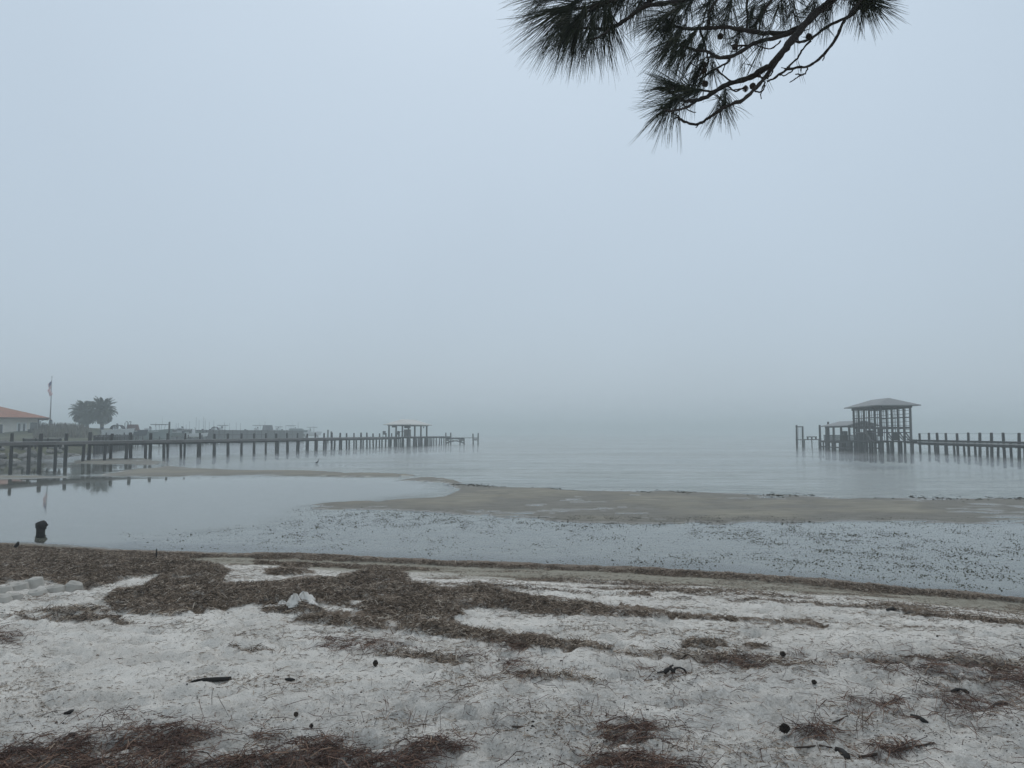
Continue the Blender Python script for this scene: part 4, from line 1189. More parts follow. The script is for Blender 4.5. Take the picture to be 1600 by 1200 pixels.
# ------------------------------------------------------------------ people (small, far off)
def skin_mesh(name, verts, edges, radii, levels=2):
    me = bpy.data.meshes.new(name); me.from_pydata(verts, edges, [])
    o = bpy.data.objects.new(name, me); COL.objects.link(o)
    o.modifiers.new('skin', 'SKIN'); sv = me.skin_vertices[0].data
    for v, r in zip(sv, radii): v.radius = r if isinstance(r, tuple) else (r, r)
    sv[0].use_root = True
    s = o.modifiers.new('sub', 'SUBSURF'); s.levels = levels; s.render_levels = levels
    dg = bpy.context.evaluated_depsgraph_get()
    out = bpy.data.meshes.new_from_object(o.evaluated_get(dg)); out.name = name
    bpy.data.objects.remove(o, do_unlink=True); bpy.data.meshes.remove(me)
    out.materials.clear()
    out.polygons.foreach_set('use_smooth', [True] * len(out.polygons))
    return out
def person_mesh(pose):
    if pose == 'stand':
        v = [(0, 0, .95), (0, 0, 1.18), (0, .01, 1.42), (0, 0, 1.52), (0, -.02, 1.64), (0, -.02, 1.74),
             (.10, 0, .88), (.11, -.02, .50), (.11, .02, .09), (.11, -.13, .04), (-.10, 0, .88), (-.12, .03, .50), (-.12, .05, .09), (-.12, -.10, .04),
             (.20, .01, 1.38), (.25, .03, 1.12), (.23, -.08, .88), (.23, -.10, .80), (-.20, .01, 1.38), (-.25, .03, 1.12), (-.23, -.06, .88), (-.23, -.08, .80)]
    else:
        v = [(0, 0, .48), (0, .04, .72), (0, .06, .95), (0, .04, 1.05), (0, .02, 1.17), (0, .02, 1.27),
             (.10, -.04, .46), (.11, -.44, .48), (.11, -.46, .10), (.11, -.60, .04), (-.10, -.04, .46), (-.12, -.44, .48), (-.12, -.44, .10), (-.12, -.58, .04),
             (.20, .06, .92), (.24, .0, .68), (.16, -.22, .58), (.12, -.30, .57), (-.20, .06, .92), (-.24, .0, .68), (-.16, -.22, .58), (-.12, -.30, .57)]
    e = [(0, 1), (1, 2), (2, 3), (3, 4), (4, 5), (0, 6), (6, 7), (7, 8), (8, 9), (0, 10), (10, 11), (11, 12), (12, 13), (2, 14), (14, 15), (15, 16), (16, 17), (2, 18), (18, 19), (19, 20), (20, 21)]
    r = [(.16, .12), (.15, .11), (.17, .11), .06, .095, .07, .10, .065, .045, .035, .10, .065, .045, .035, .065, .05, .038, .03, .065, .05, .038, .03]
    return skin_mesh('person', v, e, r, 1)
def mat_clothes(name, top, legs, split, neck):
    m = bpy.data.materials.new(name); m.use_nodes = True; t = m.node_tree; b = t.nodes['Principled BSDF']; b.inputs['Roughness'].default_value = .9
    tc = t.nodes.new('ShaderNodeTexCoord'); sp = t.nodes.new('ShaderNodeSeparateXYZ'); t.links.new(tc.outputs['Object'], sp.inputs[0])
    mr = t.nodes.new('ShaderNodeMapRange'); mr.inputs['From Max'].default_value = 2.0; t.links.new(sp.outputs['Z'], mr.inputs['Value'])
    r = t.nodes.new('ShaderNodeValToRGB'); r.color_ramp.interpolation = 'CONSTANT'
    for _ in range(2): r.color_ramp.elements.new(.5)
    for el, (p, c) in zip(r.color_ramp.elements, ((0, legs), (split / 2, top), (neck / 2, (.35, .22, .16)), ((neck + .16) / 2, (.03, .022, .018)))):
        el.position = p; el.color = (*c, 1)
    t.links.new(mr.outputs[0], r.inputs['Fac']); t.links.new(r.outputs['Color'], b.inputs['Base Color']); return m
st_me = person_mesh('stand'); si_me = person_mesh('sit')
c1 = mat_clothes('clothes_dark_blue', (.02, .03, .05), (.05, .055, .09), .92, 1.5)
c2 = mat_clothes('clothes_black', (.014, .015, .018), (.02, .02, .022), .92, 1.5)
c3 = mat_clothes('clothes_dark_seated', (.02, .022, .026), (.025, .026, .03), .55, 1.03)
def person(me, mat, px, Yd, rotz, label, dz=0):
    b = at(px, 670, Yd); o = link('person', me.copy(), mat, None, (b.x, Yd, float(land_z(b.x, Yd)) + dz), (0, 0, rotz)); o.data.materials.clear(); o.data.materials.append(mat)
    return tag(o, label, 'person')
person(st_me, c1, 78.8, 136.6, .6, 'person in dark jacket standing at the foot of the flagpole', .0)
person(st_me, c2, 123.4, 141.5, 2.6, 'person in black standing under the left palm crown', .0)
def garden_seat(px, Yd, label):
    b = at(px, 670, Yd); z = float(land_z(b.x, Yd)); t = thing('garden_chair', label, 'chair', (b.x, Yd, z), .3, 'chairs by the right palm')
    box(t, 'seat', (0, -.05, .38), (.5, .5, .05), M['white']); box(t, 'backrest', (0, .22, .65), (.5, .05, .55), M['white'], rot=(-.15, 0, 0))
    for sx in (-.22, .22):
        for sy in (-.25, .18): box(t, 'leg', (sx, sy, .18), (.04, .04, .36), M['white'])
for px, lb_ in ((161.8, 'left'), (166.8, 'right')):
    garden_seat(px, 136, lb_ + ' one of two white chairs just right of the tallest palm trunk')
    person(si_me, c3, px, 136, .3, 'dark clothed person sitting in the ' + lb_ + ' chair beside the tallest palm')

sg_o = at(178.5, 679, 116); sgn = thing('notice_board', 'small yellow notice board with a dark band near the bimini boat', 'sign', (sg_o.x, 116, 1.3))
zc = at(178.5, 674.3, 116).z - 1.3
M['yellow'] = mat_basic('yellow_paint', (.48, .40, .06), .6, .1, 4)
box(sgn, 'board', (0, 0, zc), (.52, .04, .62), M['yellow']); box(sgn, 'band', (0, -.03, zc + .06), (.52, .02, .08), M['pile'])
for sx in (-.18, .18): box(sgn, 'leg', (sx, .05, zc / 2 - .9), (.05, .05, zc + 1.4), M['pile'])

# ------------------------------------------------------------------ boats
M['hull_white'] = mat_basic('white_gelcoat', (.62, .63, .63), .3, .06, 2)
M['hull_grey'] = mat_basic('grey_green_gelcoat', (.20, .235, .23), .35, .12, 1.2)
M['hull_dark'] = mat_basic('dark_gelcoat', (.05, .06, .075), .35, .12, 1.2)
M['canvas_dark'] = mat_basic('dark_canvas', (.03, .032, .04), .9, .2, 3)
M['canvas_red'] = mat_basic('faded_maroon_canvas', (.15, .095, .095), .9, .2, 3)
M['canvas_grey'] = mat_basic('grey_canvas', (.12, .12, .13), .9, .2, 3)
def hull_mesh(L_, beamw, free):
    V = []; Fc = []; n = 12; prof = [(0, -.75), (.55, -.5), (.86, -.1), (1.0, 1.0), (.88, 1.0), (.80, .62), (0, .62)]
    for k in range(n + 1):
        t = k / n; w = beamw / 2 * (1 - max(0, (t - .45) / .55) ** 2.2); rise = free * (1 + .35 * t ** 2)
        for (u, v) in prof: V.append((t * L_ - L_ / 2 + (.06 * L_ * max(0, v) * t ** 3), u * w, v * rise if v > 0 else v * free * .6 * (1 - t ** 3)))
        for (u, v) in prof[-2:0:-1]: V.append((t * L_ - L_ / 2 + (.06 * L_ * max(0, v) * t ** 3), -u * w, v * rise if v > 0 else v * free * .6 * (1 - t ** 3)))
    m = len(prof) * 2 - 2
    for k in range(n):
        for j in range(m): Fc.append((k * m + j, k * m + (j + 1) % m, (k + 1) * m + (j + 1) % m, (k + 1) * m + j))
    Fc.append(tuple(range(m))[::-1]); Fc.append(tuple(n * m + j for j in range(m)))
    return poly_mesh('hull', V, Fc)
def boat(px, py_sheer, Yd, L_, label, rotz=0.0, hull='hull_white', top=None, console='hull_white', cover=None, free=.75, on_lift=True, top_py=None, cabin=False, top_mat='canvas_dark', arch=False):
    c = at(px, py_sheer, Yd); z = c.z - free if on_lift else .05
    t = thing('moored_boat', label, 'boat', (c.x, Yd, z), rotz, 'boats moored in the marina')
    bw_ = L_ * .34
    link('hull', hull_mesh(L_, bw_, free), M[hull], t)
    box(t, 'rub_rail', (-L_ * .12, -bw_ / 2 - .01, free * .98), (L_ * .74, .06, .07), M['white'])
    box(t, 'console', (-.1 * L_, 0, free * .62 + .5), (L_ * .13, bw_ * .38, 1.0), M[console])
    ws = box(t, 'windshield', (-.1 * L_ + L_ * .06, 0, free * .62 + 1.15), (.04, bw_ * .36, .34), M['glass'], rot=(0, -.35, 0))
    mo = thing('outboard', None, None, (-L_ / 2 - .22, 0, free * .7)); mo.parent = t
    box(mo, 'cowling', (0, 0, .42), (.42, .36, .5), M['hull_dark'], .08); box(mo, 'leg', (0.02, 0, -.25), (.2, .14, .9), M['hull_dark'])
    if cabin:
        V = [(-.30, -.4, 0), (.34, -.36, 0), (.22, -.26, 1), (-.22, -.34, 1)]; W = [(x * L_, y * bw_, free * .9 + zz_ * .7) for x, y, zz_ in V] + [(x * L_, -y * bw_, free * .9 + zz_ * .7) for x, y, zz_ in V]
        link('cabin', poly_mesh('cabin', W, [(0, 1, 2, 3), (4, 7, 6, 5), (1, 5, 6, 2), (3, 2, 6, 7), (0, 3, 7, 4)]), M['hull_grey'], t)
    if top:
        w0, w1 = top; zt = at(px, top_py, Yd).z - z; xa, xb = (w0 - px) * Yd / F_PX, (w1 - px) * Yd / F_PX
        if arch:
            pts = [(xa + (xb - xa) * q, 0, zt - .45 * (2 * q - 1) ** 4 - .12 * (2 * q - 1) ** 2) for q in [k / 8 for k in range(9)]]
            V = []; Fc = []
            for p in pts:
                for sy in (-1, 1): V += [(p[0], sy * bw_ * .42, p[2] - .06 ), (p[0], sy * bw_ * .42, p[2] + .05)]
            for k in range(8):
                a = 4 * k; Fc += [(a, a + 2, a + 6, a + 4), (a + 1, a + 5, a + 7, a + 3), (a, a + 4, a + 5, a + 1), (a + 2, a + 3, a + 7, a + 6)]
            link('bimini_top', poly_mesh('bimini', V, Fc), M[top_mat], t)
            legs = [(xa, -.5), (xb, -.5)]
        else:
            box(t, 't_top', ((xa + xb) / 2, 0, zt), (xb - xa, bw_ * .8, .1), M[top_mat])
            legs = []
        for sx in (.3, .7):
            for sy in (-1, 1):
                link('top_leg', rod_mesh('top_leg', [((xa + (xb - xa) * sx), sy * bw_ * .33, zt - .03), (xa + (xb - xa) * (.5 + (sx - .5) * .6), sy * bw_ * .28, free * .62)], [.035] * 2, 6), M['metal'], t)
        if not arch:
            link('antenna', rod_mesh('antenna', [((xa + xb) / 2 + .3, .2, zt), ((xa + xb) / 2 + .2, .2, zt + 1.6)], [.02, .008], 5), M['metal'], t)
    if cover:
        x0, x1, y0, y1, mt = cover; xa, xb = (x0 - px) * Yd / F_PX, (x1 - px) * Yd / F_PX; za, zb = at(px, y1, Yd).z - z, at(px, y0, Yd).z - z
        V = [(xa, -.7, za), (xb, -.7, za), (xb, .7, za), (xa, .7, za), (xa + .15, -.55, zb), (xb - .3, -.55, zb), (xb - .3, .55, zb), (xa + .15, .55, zb)]
        link('canvas_cover', poly_mesh('cover', V, [(0, 1, 5, 4), (1, 2, 6, 5), (2, 3, 7, 6), (3, 0, 4, 7), (4, 5, 6, 7)]), M[mt], t)
    if on_lift:
        for sx in (-.3, .3):
            beam(t, 'lift_beam', (sx * L_, -bw_ * .62, -.42 * free), (sx * L_, bw_ * .62, -.42 * free), .16, .2, M['greytimber'])
            for sy in (-1, 1): post(t, sx * L_, sy * bw_ * .66, -z - 1.5, .95 if sy > 0 else .3, .1, M['pile'], 'lift_post', .01)
    return t
boat(185, 671.5, 116.5, 4.6, 'boat with an arched black bimini top right of the palms', .1, 'hull_white', (174.5, 193), arch=True, top_py=664.2)
boat(205.5, 673.5, 121, 4.8, 'boat with a faded maroon canvas cover and dark rails', .15, 'hull_dark', cover=(200, 216, 663.3, 674, 'canvas_red'))
boat(237, 673.6, 127, 6.6, 'large grey green hulled boat with a flat hard top', .06, 'hull_grey', (238, 262), top_py=663.4, free=1.25)
boat(287, 675.5, 132, 6.4, 'pontoon like boat under a long thin flat canopy', .0, 'hull_grey', (268.5, 298), top_py=670.6, free=.55, top_mat='canvas_grey')
boat(306, 677.5, 130, 3.8, 'small white open boat beside the flat canopied boat', .3, 'hull_white', free=.5)
boat(336, 673.5, 156, 4.8, 'small boat with an arched dark bimini behind the breakwater wall', .1, 'hull_white', (331, 341), arch=True, top_py=667.2, free=.7)
boat(348, 673.5, 160, 5.5, 'boat with a narrow dark hard top behind the left half of the breakwater', -.1, 'hull_white', (341.5, 354.5), top_py=664.6, free=.7)
boat(404, 673.6, 176, 6.0, 'boat with a faint pale top just left of the dark covered box', .05, 'hull_white', (396, 410), top_py=664.6, free=.7, top_mat='canvas_grey')
boat(418, 673.0, 180, 5.0, 'boat covered by a tall grey canvas box behind the breakwater', .05, 'hull_white', cover=(411, 426, 664.2, 672.4, 'canvas_grey'), free=.7)
boat(436, 673.2, 186, 5.0, 'boat with a short raised top right of the grey canvas box', .05, 'hull_white', (430.5, 441), top_py=667.0, free=.7)
boat(463, 673.2, 190, 7.0, 'cabin cruiser with rounded cabin near the end of the breakwater', .05, 'hull_grey', (449, 461), top_py=665.2, free=.8, cabin=True)
boat(486, 675.5, 190, 5.2, 'boat with a thin flat top past the end of the breakwater', .05, 'hull_white', (480, 495), top_py=667.6, free=.7, top_mat='canvas_grey')
# tower rails on the maroon covered boat
tw = [o for o in COL.objects if o.get('label', '').startswith('boat with a faded maroon')][0]
for dx, h0 in ((-.9, 2.35), (-.35, 2.35)):
    link('tower_rail', rod_mesh('tower_rail', [(dx, -.5, .7), (dx, -.5, h0 - .2), (dx + .1, -.3, h0), (dx + .1, .3, h0), (dx, .5, h0 - .2), (dx, .5, .7)], [.05] * 6, 6), M['canvas_dark'], tw)
# slim poles of the marina
POLES = [(244, 660), (275, 661.5), (279, 661), (291, 663), (296, 658), (306.5, 652), (311, 656), (318.5, 651.5), (321, 656), (327, 659), (334.5, 657), (351, 660), (359, 661), (369.5, 660), (376, 661), (414, 658), (446.5, 664), (466, 660)]
pole0 = rod_mesh('dock_pole', [(0, 0, 0), (.02, 0, .5), (0, 0, 1)], [.055, .05, .035], 6); pole0.materials.append(M['metal'])
for k, (px, py) in enumerate(POLES):
    Yd = 150 + 2.4 * (k % 7) + .1 * (px - 240); p = at(px, py, Yd)
    o = link('dock_pole', pole0, None, None, (p.x, Yd, -.8), (0, random.uniform(-.01, .01), 0), (1.0, 1.0, p.z + .8))
    tag(o, 'thin faint pole standing up among the boats behind the breakwater', 'pole', 'thin poles of the marina')
pile_thing(264.8, 659, 119, 'tall dark piling standing alone among the moored boats', .15)
pile_thing(512.6, 671.5, 172, 'faint piling just past the right end of the breakwater wall', .2)
pile_thing(517.5, 674, 174, 'second faint piling right of the breakwater end', .18)
# white floats
fl = bmesh.new(); bmesh.ops.create_uvsphere(fl, u_segments=10, v_segments=8, radius=1.0)
for v in fl.verts:
    v.co.z = v.co.z * .9 + (.25 if v.co.z > .85 else 0)
flm = bpy.data.meshes.new('mooring_float'); fl.to_mesh(flm); fl.free(); flm.materials.append(M['white'])
for px, py in ((242.5, 694.6), (245.4, 694.6), (248.4, 694.8), (254.2, 694.8), (259.6, 694.6), (267.5, 694.6), (273, 694.4), (279, 694.2), (300.8, 693.6), (327.2, 693.3), (342, 693)):
    p = on_level(px, py + .5, 0)
    tag(link('mooring_float', flm, None, None, (p.x, p.y, .12), (0, 0, 0), (.16, .16, .26)), 'small white float on the water, seen beneath the left pier deck', 'float', 'white floats beneath the left pier deck')

# ------------------------------------------------------------------ heron
hp = on_level(495.5, 725.0, 0)
hv = [(0, 0, .22), (-.12, 0, .17), (-.26, 0, .09), (.09, 0, .28), (.14, 0, .36), (.13, 0, .47), (.13, 0, .58), (.16, 0, .61), (.20, 0, .60), (.31, 0, .58),
      (.0, .05, .16), (.03, .05, .02), (.0, .05, -.2), (.0, -.05, .16), (-.04, -.05, .02), (-.02, -.05, -.2)]
he = [(0, 1), (1, 2), (0, 3), (3, 4), (4, 5), (5, 6), (6, 7), (7, 8), (8, 9), (0, 10), (10, 11), (11, 12), (0, 13), (13, 14), (14, 15)]
hr = [(.10, .10), (.085, .085), (.025, .02), .07, .04, .032, .03, .038, .03, .006, .03, .012, .012, .03, .012, .012]
M['heron'] = mat_basic('dark_plumage', (.03, .033, .038), .8, .3, 8)
hm = skin_mesh('heron', hv, he, hr, 2); hm.materials.append(M['heron'])
tag(link('wading_heron', hm, None, None, (hp.x, hp.y, 0), (0, 0, .2), (.6, .6, .6)), 'dark heron wading in the shallows in front of the left pier', 'bird')
# ------------------------------------------------------------------ pine reaching over the beach
M['bark'] = mat_basic('pine_bark', (0.026, 0.021, 0.018), .95, .45, 12, bump=.8)
M['needle'] = mat_attr('pine_needles', [(0, (.008, .011, .006)), (.6, (.018, .026, .011)), (1, (.042, .045, .020))], .55, .3)
M['cone'] = mat_basic('pine_cone_scale', (0.052, 0.038, 0.029), .9, .4, 20)
TRUNK = Vector((4.6, 1.0, .72))
pine = thing('pine_tree', 'pine whose dark needled branch hangs into the top of the view', 'pine tree', TRUNK)
def P(px, py, D): return at(px, py, D)
BR = [  # (depth, start radius, end radius, pixels)
    (3.30, .020, .0062, [(1330, -60), (1298, 0), (1279, 16), (1257, 39), (1240, 60), (1224, 80), (1207, 99), (1189, 111), (1168, 122), (1141, 130), (1121, 140), (1100, 153), (1085, 157), (1069, 157), (1052, 147), (1042, 138)]),
    (3.28, .0105, .0055, [(1224, 80), (1208, 104), (1193, 124), (1180, 138), (1162, 155), (1137, 165), (1112, 181), (1098, 191), (1085, 194), (1070, 190), (1060, 184)]),
    (3.26, .0065, .0045, [(1087, 157), (1077, 166), (1062, 171), (1038, 172)]),
    (3.36, .0080, .0048, [(1352, -10), (1329, 20), (1316.6, 37), (1306, 60), (1292, 80), (1277, 95), (1261, 104), (1240, 107), (1224, 112), (1211, 122), (1199, 127)]),
    (3.36, .0040, .0030, [(1262, 104), (1259, 113), (1252, 116.5), (1243, 116)]),
    (3.40, .0090, .0060, [(1362, -14), (1345, 8), (1329, 25), (1308, 33), (1279, 51), (1265, 62), (1248, 66), (1232, 62)]),
    (3.38, .0050, .0042, [(1266, 64), (1255, 76), (1246, 91), (1234, 103), (1224, 112)]),
    (3.34, .0120, .0060, [(1240, 50), (1215, 58), (1182, 66), (1162, 78), (1141, 89), (1120, 89), (1108, 82), (1085, 77), (1069, 74)]),
    (3.42, .0130, .0062, [(1262, 34), (1232, 50), (1193, 52), (1162, 47), (1131, 42), (1100, 44), (1069, 44), (1050, 39), (1038, 29)]),
    (3.55, .0150, .0060, [(1110, -22), (1069, 0), (1038, 5), (1007, 10), (986, 25), (966, 38), (949, 46), (924, 44), (895, 44)]),
    (3.52, .0060, .0040, [(952, 46), (937, 58), (922, 62)]),
    (3.50, .0055, .0045, [(1140, 90), (1137, 97), (1120, 107), (1100, 120), (1094, 126)]),
    (3.32, .0045, .0040, [(1120, 107), (1130, 118), (1143, 128)]),
    (3.46, .0060, .0045, [(1094, 46), (1102, 72), (1106, 93), (1098, 110), (1089, 122)]),
    (3.31, .0050, .0040, [(1112, 143), (1085, 140), (1058, 134)]),
    (3.48, .0070, .0050, [(1166, -10), (1168, 20), (1167, 45)]),
    (3.50, .0080, .0050, [(1130, -12), (1110, 16), (1106, 42)]),
    (3.45, .0080, .0050, [(1215, -14), (1200, 8), (1186, 30), (1170, 46)]),
    (3.34, .0040, .0032, [(1185, 116), (1192, 122), (1201, 121), (1207, 112), (1207, 104)]),
    (3.30, .0040, .0030, [(1176, 141), (1186, 144), (1193, 139), (1195, 130), (1191, 124)]),
    (3.30, .0036, .0030, [(1135, 133), (1143, 140), (1153, 142), (1165, 135)]),
    (3.42, .0050, .0035, [(1170, 72), (1160, 71), (1148, 73), (1142, 71)]),
    (3.36, .0040, .0030, [(1219, 66), (1205, 76), (1192, 74)]),
    (3.60, .0110, .0070, [(1030, -24), (985, -8), (940, 6), (900, 14), (870, 16)]),
    (3.62, .0070, .0050, [(960, 0), (920, 18), (880, 34)]),
    (3.58, .0080, .0050, [(1080, -30), (1062, 10), (1048, 40), (1050, 66)]),
]
def wiggle_path(pts, D, seed, per=4):
    rr = random.Random(seed); W = [P(x, y, D + .05 * math.sin(i * .9 + seed)) for i, (x, y) in enumerate(pts)]
    out = []
    for i in range(len(W) - 1):
        a = W[max(i - 1, 0)]; b = W[i]; c = W[i + 1]; d = W[min(i + 2, len(W) - 1)]
        for k in range(per):
            t = k / per
            q = .5 * ((2 * b) + (c - a) * t + (2 * a - 5 * b + 4 * c - d) * t * t + (3 * b - a - 3 * c + d) * t ** 3)
            out.append(q + Vector((rr.gauss(0, .0016), rr.gauss(0, .0016), rr.gauss(0, .0016))))
    out.append(W[-1]); return out
def add_branch(pts, r0, r1, seed):
    n = len(pts); rr = random.Random(seed)
    rad = [(r0 + (r1 - r0) * i / (n - 1)) * (1 + rr.uniform(-.16, .22)) for i in range(n)]
    link('branch', rod_mesh('branch', [p - TRUNK for p in pts], rad, 7), M['bark'], pine)
for s, (D, r0, r1, pts) in enumerate(BR): add_branch(wiggle_path(pts, D, s), r0, r1, s)
# thin tangled side twigs
rt = random.Random(31)
for s, (D, r0, r1, pts) in enumerate(BR):
    for q in range(max(1, len(pts) // 3)):
        i = rt.randrange(1, len(pts)); x0, y0 = pts[i]; a = rt.uniform(1.6, 4.6); ln = rt.uniform(10, 34); c_ = rt.uniform(-1.6, 1.6); tw = [(x0, y0)]
        for k in range(4):
            a += c_ * .3; tw.append((tw[-1][0] + math.cos(a) * ln / 4, tw[-1][1] + math.sin(a) * ln / 4 * .8))
        if min(t_[0] for t_ in tw) < 1030 and max(t_[1] for t_ in tw) > 70: continue
        add_branch(wiggle_path(tw, D, 300 + s * 7 + q, 2), .0038, .0020, 500 + s * 7 + q)
# limb joining the branch to the trunk, which stands right of the view
limb = [TRUNK + Vector((0, 0, 5.2)), Vector((4.2, 1.5, 5.85)), Vector((3.4, 2.2, 5.7)), Vector((2.6, 2.8, 5.25)), P(1420, -130, 3.2), P(1352, -60, 3.3), P(1298, 0, 3.3)]
add_branch(limb, .085, .022, 77)
add_branch([limb[5], P(1240, -90, 3.5), P(1140, -60, 3.5), P(1060, -30, 3.55), P(1007, 8, 3.55)], .022, .012, 78)
add_branch([limb[5], P(1362, -14, 3.38)], .018, .009, 79)
tp = [(0, 0, -.3), (0, 0, .3), (.05, .03, 2), (.02, .1, 4), (-.05, .12, 6), (-.02, .2, 8.2), (0, .2, 10.5)]
link('trunk', rod_mesh('trunk', tp, [.26, .20, .18, .165, .145, .11, .05], 14), M['bark'], pine)
rr = random.Random(5); crown_tips = []
for k in range(12):
    h = 5.0 + k * .45; a = k * 2.4 + .6; ln = 2.9 - .14 * k
    tip = Vector((math.cos(a) * ln, math.sin(a) * ln, h + .5))
    if tip.y + TRUNK.y > 1.6 and tip.x + TRUNK.x < 3.4: continue
    b = TRUNK + Vector((0, .1, h)); m_ = TRUNK + Vector((math.cos(a) * ln * .55, math.sin(a) * ln * .55, h + .1)); add_branch([b, m_, TRUNK + tip], .05, .012, 90 + k)
    for q in range(6): crown_tips.append((TRUNK + tip * 1.0 + Vector((rr.gauss(0, .35), rr.gauss(0, .35), rr.gauss(0, .2))), Vector((math.cos(a), math.sin(a), .3))))

def tuft_mesh(origin, axis, n, length, spread, seed, back=.06, droop=.16, w=.0021):
    """fascicles of three needles fanning from the end of a shoot"""
    r = np.random.default_rng(seed); axis = np.array(axis.normalized())
    u = np.cross(axis, [.3, .2, .93]); u /= np.linalg.norm(u); v = np.cross(axis, u)
    m = n * 3
    fa = np.repeat(r.uniform(0, math.tau, n), 3) + r.normal(0, .10, m)
    pol = np.repeat(np.abs(r.normal(0, 1, n)) * spread * .62 + r.uniform(0, spread * .5, n), 3) + r.normal(0, .06, m)
    pol = np.clip(pol, 0, 2.3)
    d = np.cos(pol)[:, None] * axis + np.sin(pol)[:, None] * (np.cos(fa)[:, None] * u + np.sin(fa)[:, None] * v)
    ln = np.repeat(length * r.uniform(.62, 1.08, n), 3) * r.uniform(.9, 1.04, m)
    base = -axis * np.repeat(r.uniform(0, back * 2.2, n), 3)[:, None] + r.normal(0, .004, (m, 3))
    side = np.cross(d, r.normal(0, 1, (m, 3))); side /= np.linalg.norm(side, axis=1)[:, None] + 1e-9
    side2 = np.cross(d, side)
    g = np.array([0, 0, -1.0]); V = []
    for t, ww in ((0, 1.0), (.35, 1.0), (.7, .85), (1.0, .25)):
        p = base + d * (ln * t)[:, None] + g * (droop * ln * t * t)[:, None] * np.repeat(r.uniform(.3, 1.2, n), 3)[:, None]
        for k in range(3):
            a = k * math.tau / 3
            V.append(p + (side * math.cos(a) + side2 * math.sin(a)) * (w * .5 * ww))
    V = np.stack(V, 1)                                  # m x 12 x 3
    o = np.arange(m)[:, None] * 12; Fc = []
    for s in range(3):
        for k in range(3): Fc.append(o + np.array([s * 3 + k, s * 3 + (k + 1) % 3, (s + 1) * 3 + (k + 1) % 3, (s + 1) * 3 + k]))
    return mesh_arrays('needle_tuft', V.reshape(-1, 3), np.concatenate(Fc), dict(shade=np.repeat(np.repeat(r.random(n), 3), 12)))
TUFTS = [  # px, py, depth, direction in the picture, fascicles, length px, spread
    (878, 14, 3.60, (-1, .45), 120, 108, .55), (850, -6, 3.62, (-1, .15), 90, 80, .6), (895, 40, 3.55, (-.75, .75), 130, 92, .5), (882, 30, 3.58, (-.55, .9), 120, 95, .5),
    (905, 42, 3.56, (-.25, 1), 110, 85, .5), (922, 60, 3.52, (-.2, 1), 80, 75, .5), (945, 46, 3.54, (.0, 1), 70, 80, .4), (958, 40, 3.55, (.2, 1), 50, 72, .35), (925, 15, 3.6, (-.5, .5), 120, 80, .8),
    (965, 5, 3.6, (-.4, .7), 110, 70, .8), (1000, 5, 3.58, (-.3, .8), 100, 66, .8), (985, -20, 3.6, (-.5, .6), 100, 80, .8),
    (1036, 28, 3.42, (-.8, .55), 130, 66, .7), (1046, 44, 3.44, (-.7, .75), 120, 70, .65), (1050, 66, 3.56, (-.6, .8), 130, 78, .6), (1066, 74, 3.34, (-.6, .75), 110, 72, .65), (1088, 88, 3.45, (-.45, .9), 70, 58, .6),
    (1040, 137, 3.30, (-1, -.1), 80, 60, .55), (1056, 134, 3.31, (-.8, -.25), 70, 72, .5), (1062, 150, 3.3, (-.9, .25), 55, 62, .55), (1086, 122, 3.46, (-.45, .9), 60, 60, .6), (1094, 126, 3.5, (-.4, .8), 50, 55, .7),
    (1038, 171, 3.26, (-.75, .6), 85, 66, .6), (1046, 172, 3.26, (-.3, .9), 24, 78, .4), (1062, 186, 3.28, (-.1, 1), 10, 55, .5), (1132, 166, 3.29, (-.05, 1), 60, 54, .62), (1120, 174, 3.29, (-.4, .9), 22, 48, .5), (1141, 163, 3.29, (.75, .5), 12, 52, .5),
    (1114, 112, 3.48, (0, 1), 46, 40, 1.1), (1104, 44, 3.48, (-.2, .6), 60, 55, 1.0), (1130, 40, 3.44, (-.2, .6), 60, 55, 1.0), (1150, 66, 3.42, (-.3, .8), 55, 50, .9), (1190, 74, 3.36, (-.4, .9), 30, 62, .5), (1166, 110, 3.32, (.2, .8), 12, 45, .8),
    (1168, 40, 3.48, (-.2, .7), 70, 55, 1.0), (1186, 26, 3.45, (-.3, .7), 80, 60, 1.0), (1140, 8, 3.5, (-.2, .8), 80, 60, 1.0), (1105, 10, 3.5, (-.3, .7), 80, 60, 1.0), (1075, 10, 3.55, (-.4, .7), 90, 60, .9),
    (1215, 14, 3.45, (-.2, .7), 90, 60, 1.0), (1240, 24, 3.42, (0, .6), 80, 52, 1.1), (1270, 20, 3.40, (-.1, .7), 70, 50, .9), (1290, 48, 3.40, (.0, 1), 26, 40, .8), (1300, 8, 3.45, (-.2, .8), 60, 48, .8),
    (1358, 4, 3.38, (.55, .6), 120, 66, .95), (1364, 2, 3.38, (1, .1), 70, 64, .7), (1350, 8, 3.38, (-.1, 1), 50, 56, .6), (1330, -14, 3.42, (.2, .6), 60, 60, .9), (1246, 92, 3.36, (.1, 1), 4, 50, .4), (1195, 128, 3.3, (.25, 1), 4, 46, .3), (1277, 62, 3.36, (.9, .2), 3, 26, .3),
    (930, -40, 3.6, (-.6, .3), 110, 90, .9), (1060, -40, 3.6, (-.2, .5), 110, 80, 1.0), (1160, -40, 3.5, (0, .5), 110, 70, 1.0), (1250, -30, 3.5, (0, .5), 100, 70, 1.0),
    (860, -50, 3.7, (-.9, .2), 100, 90, .8), (1000, -90, 3.7, (-.4, .1), 90, 90, 1.2), (1130, -110, 3.6, (0, 0.1), 90, 80, 1.4), (1260, -110, 3.5, (.2, .1), 90, 80, 1.4), (1390, -70, 3.4, (.8, .2), 90, 70, 1.0),
]
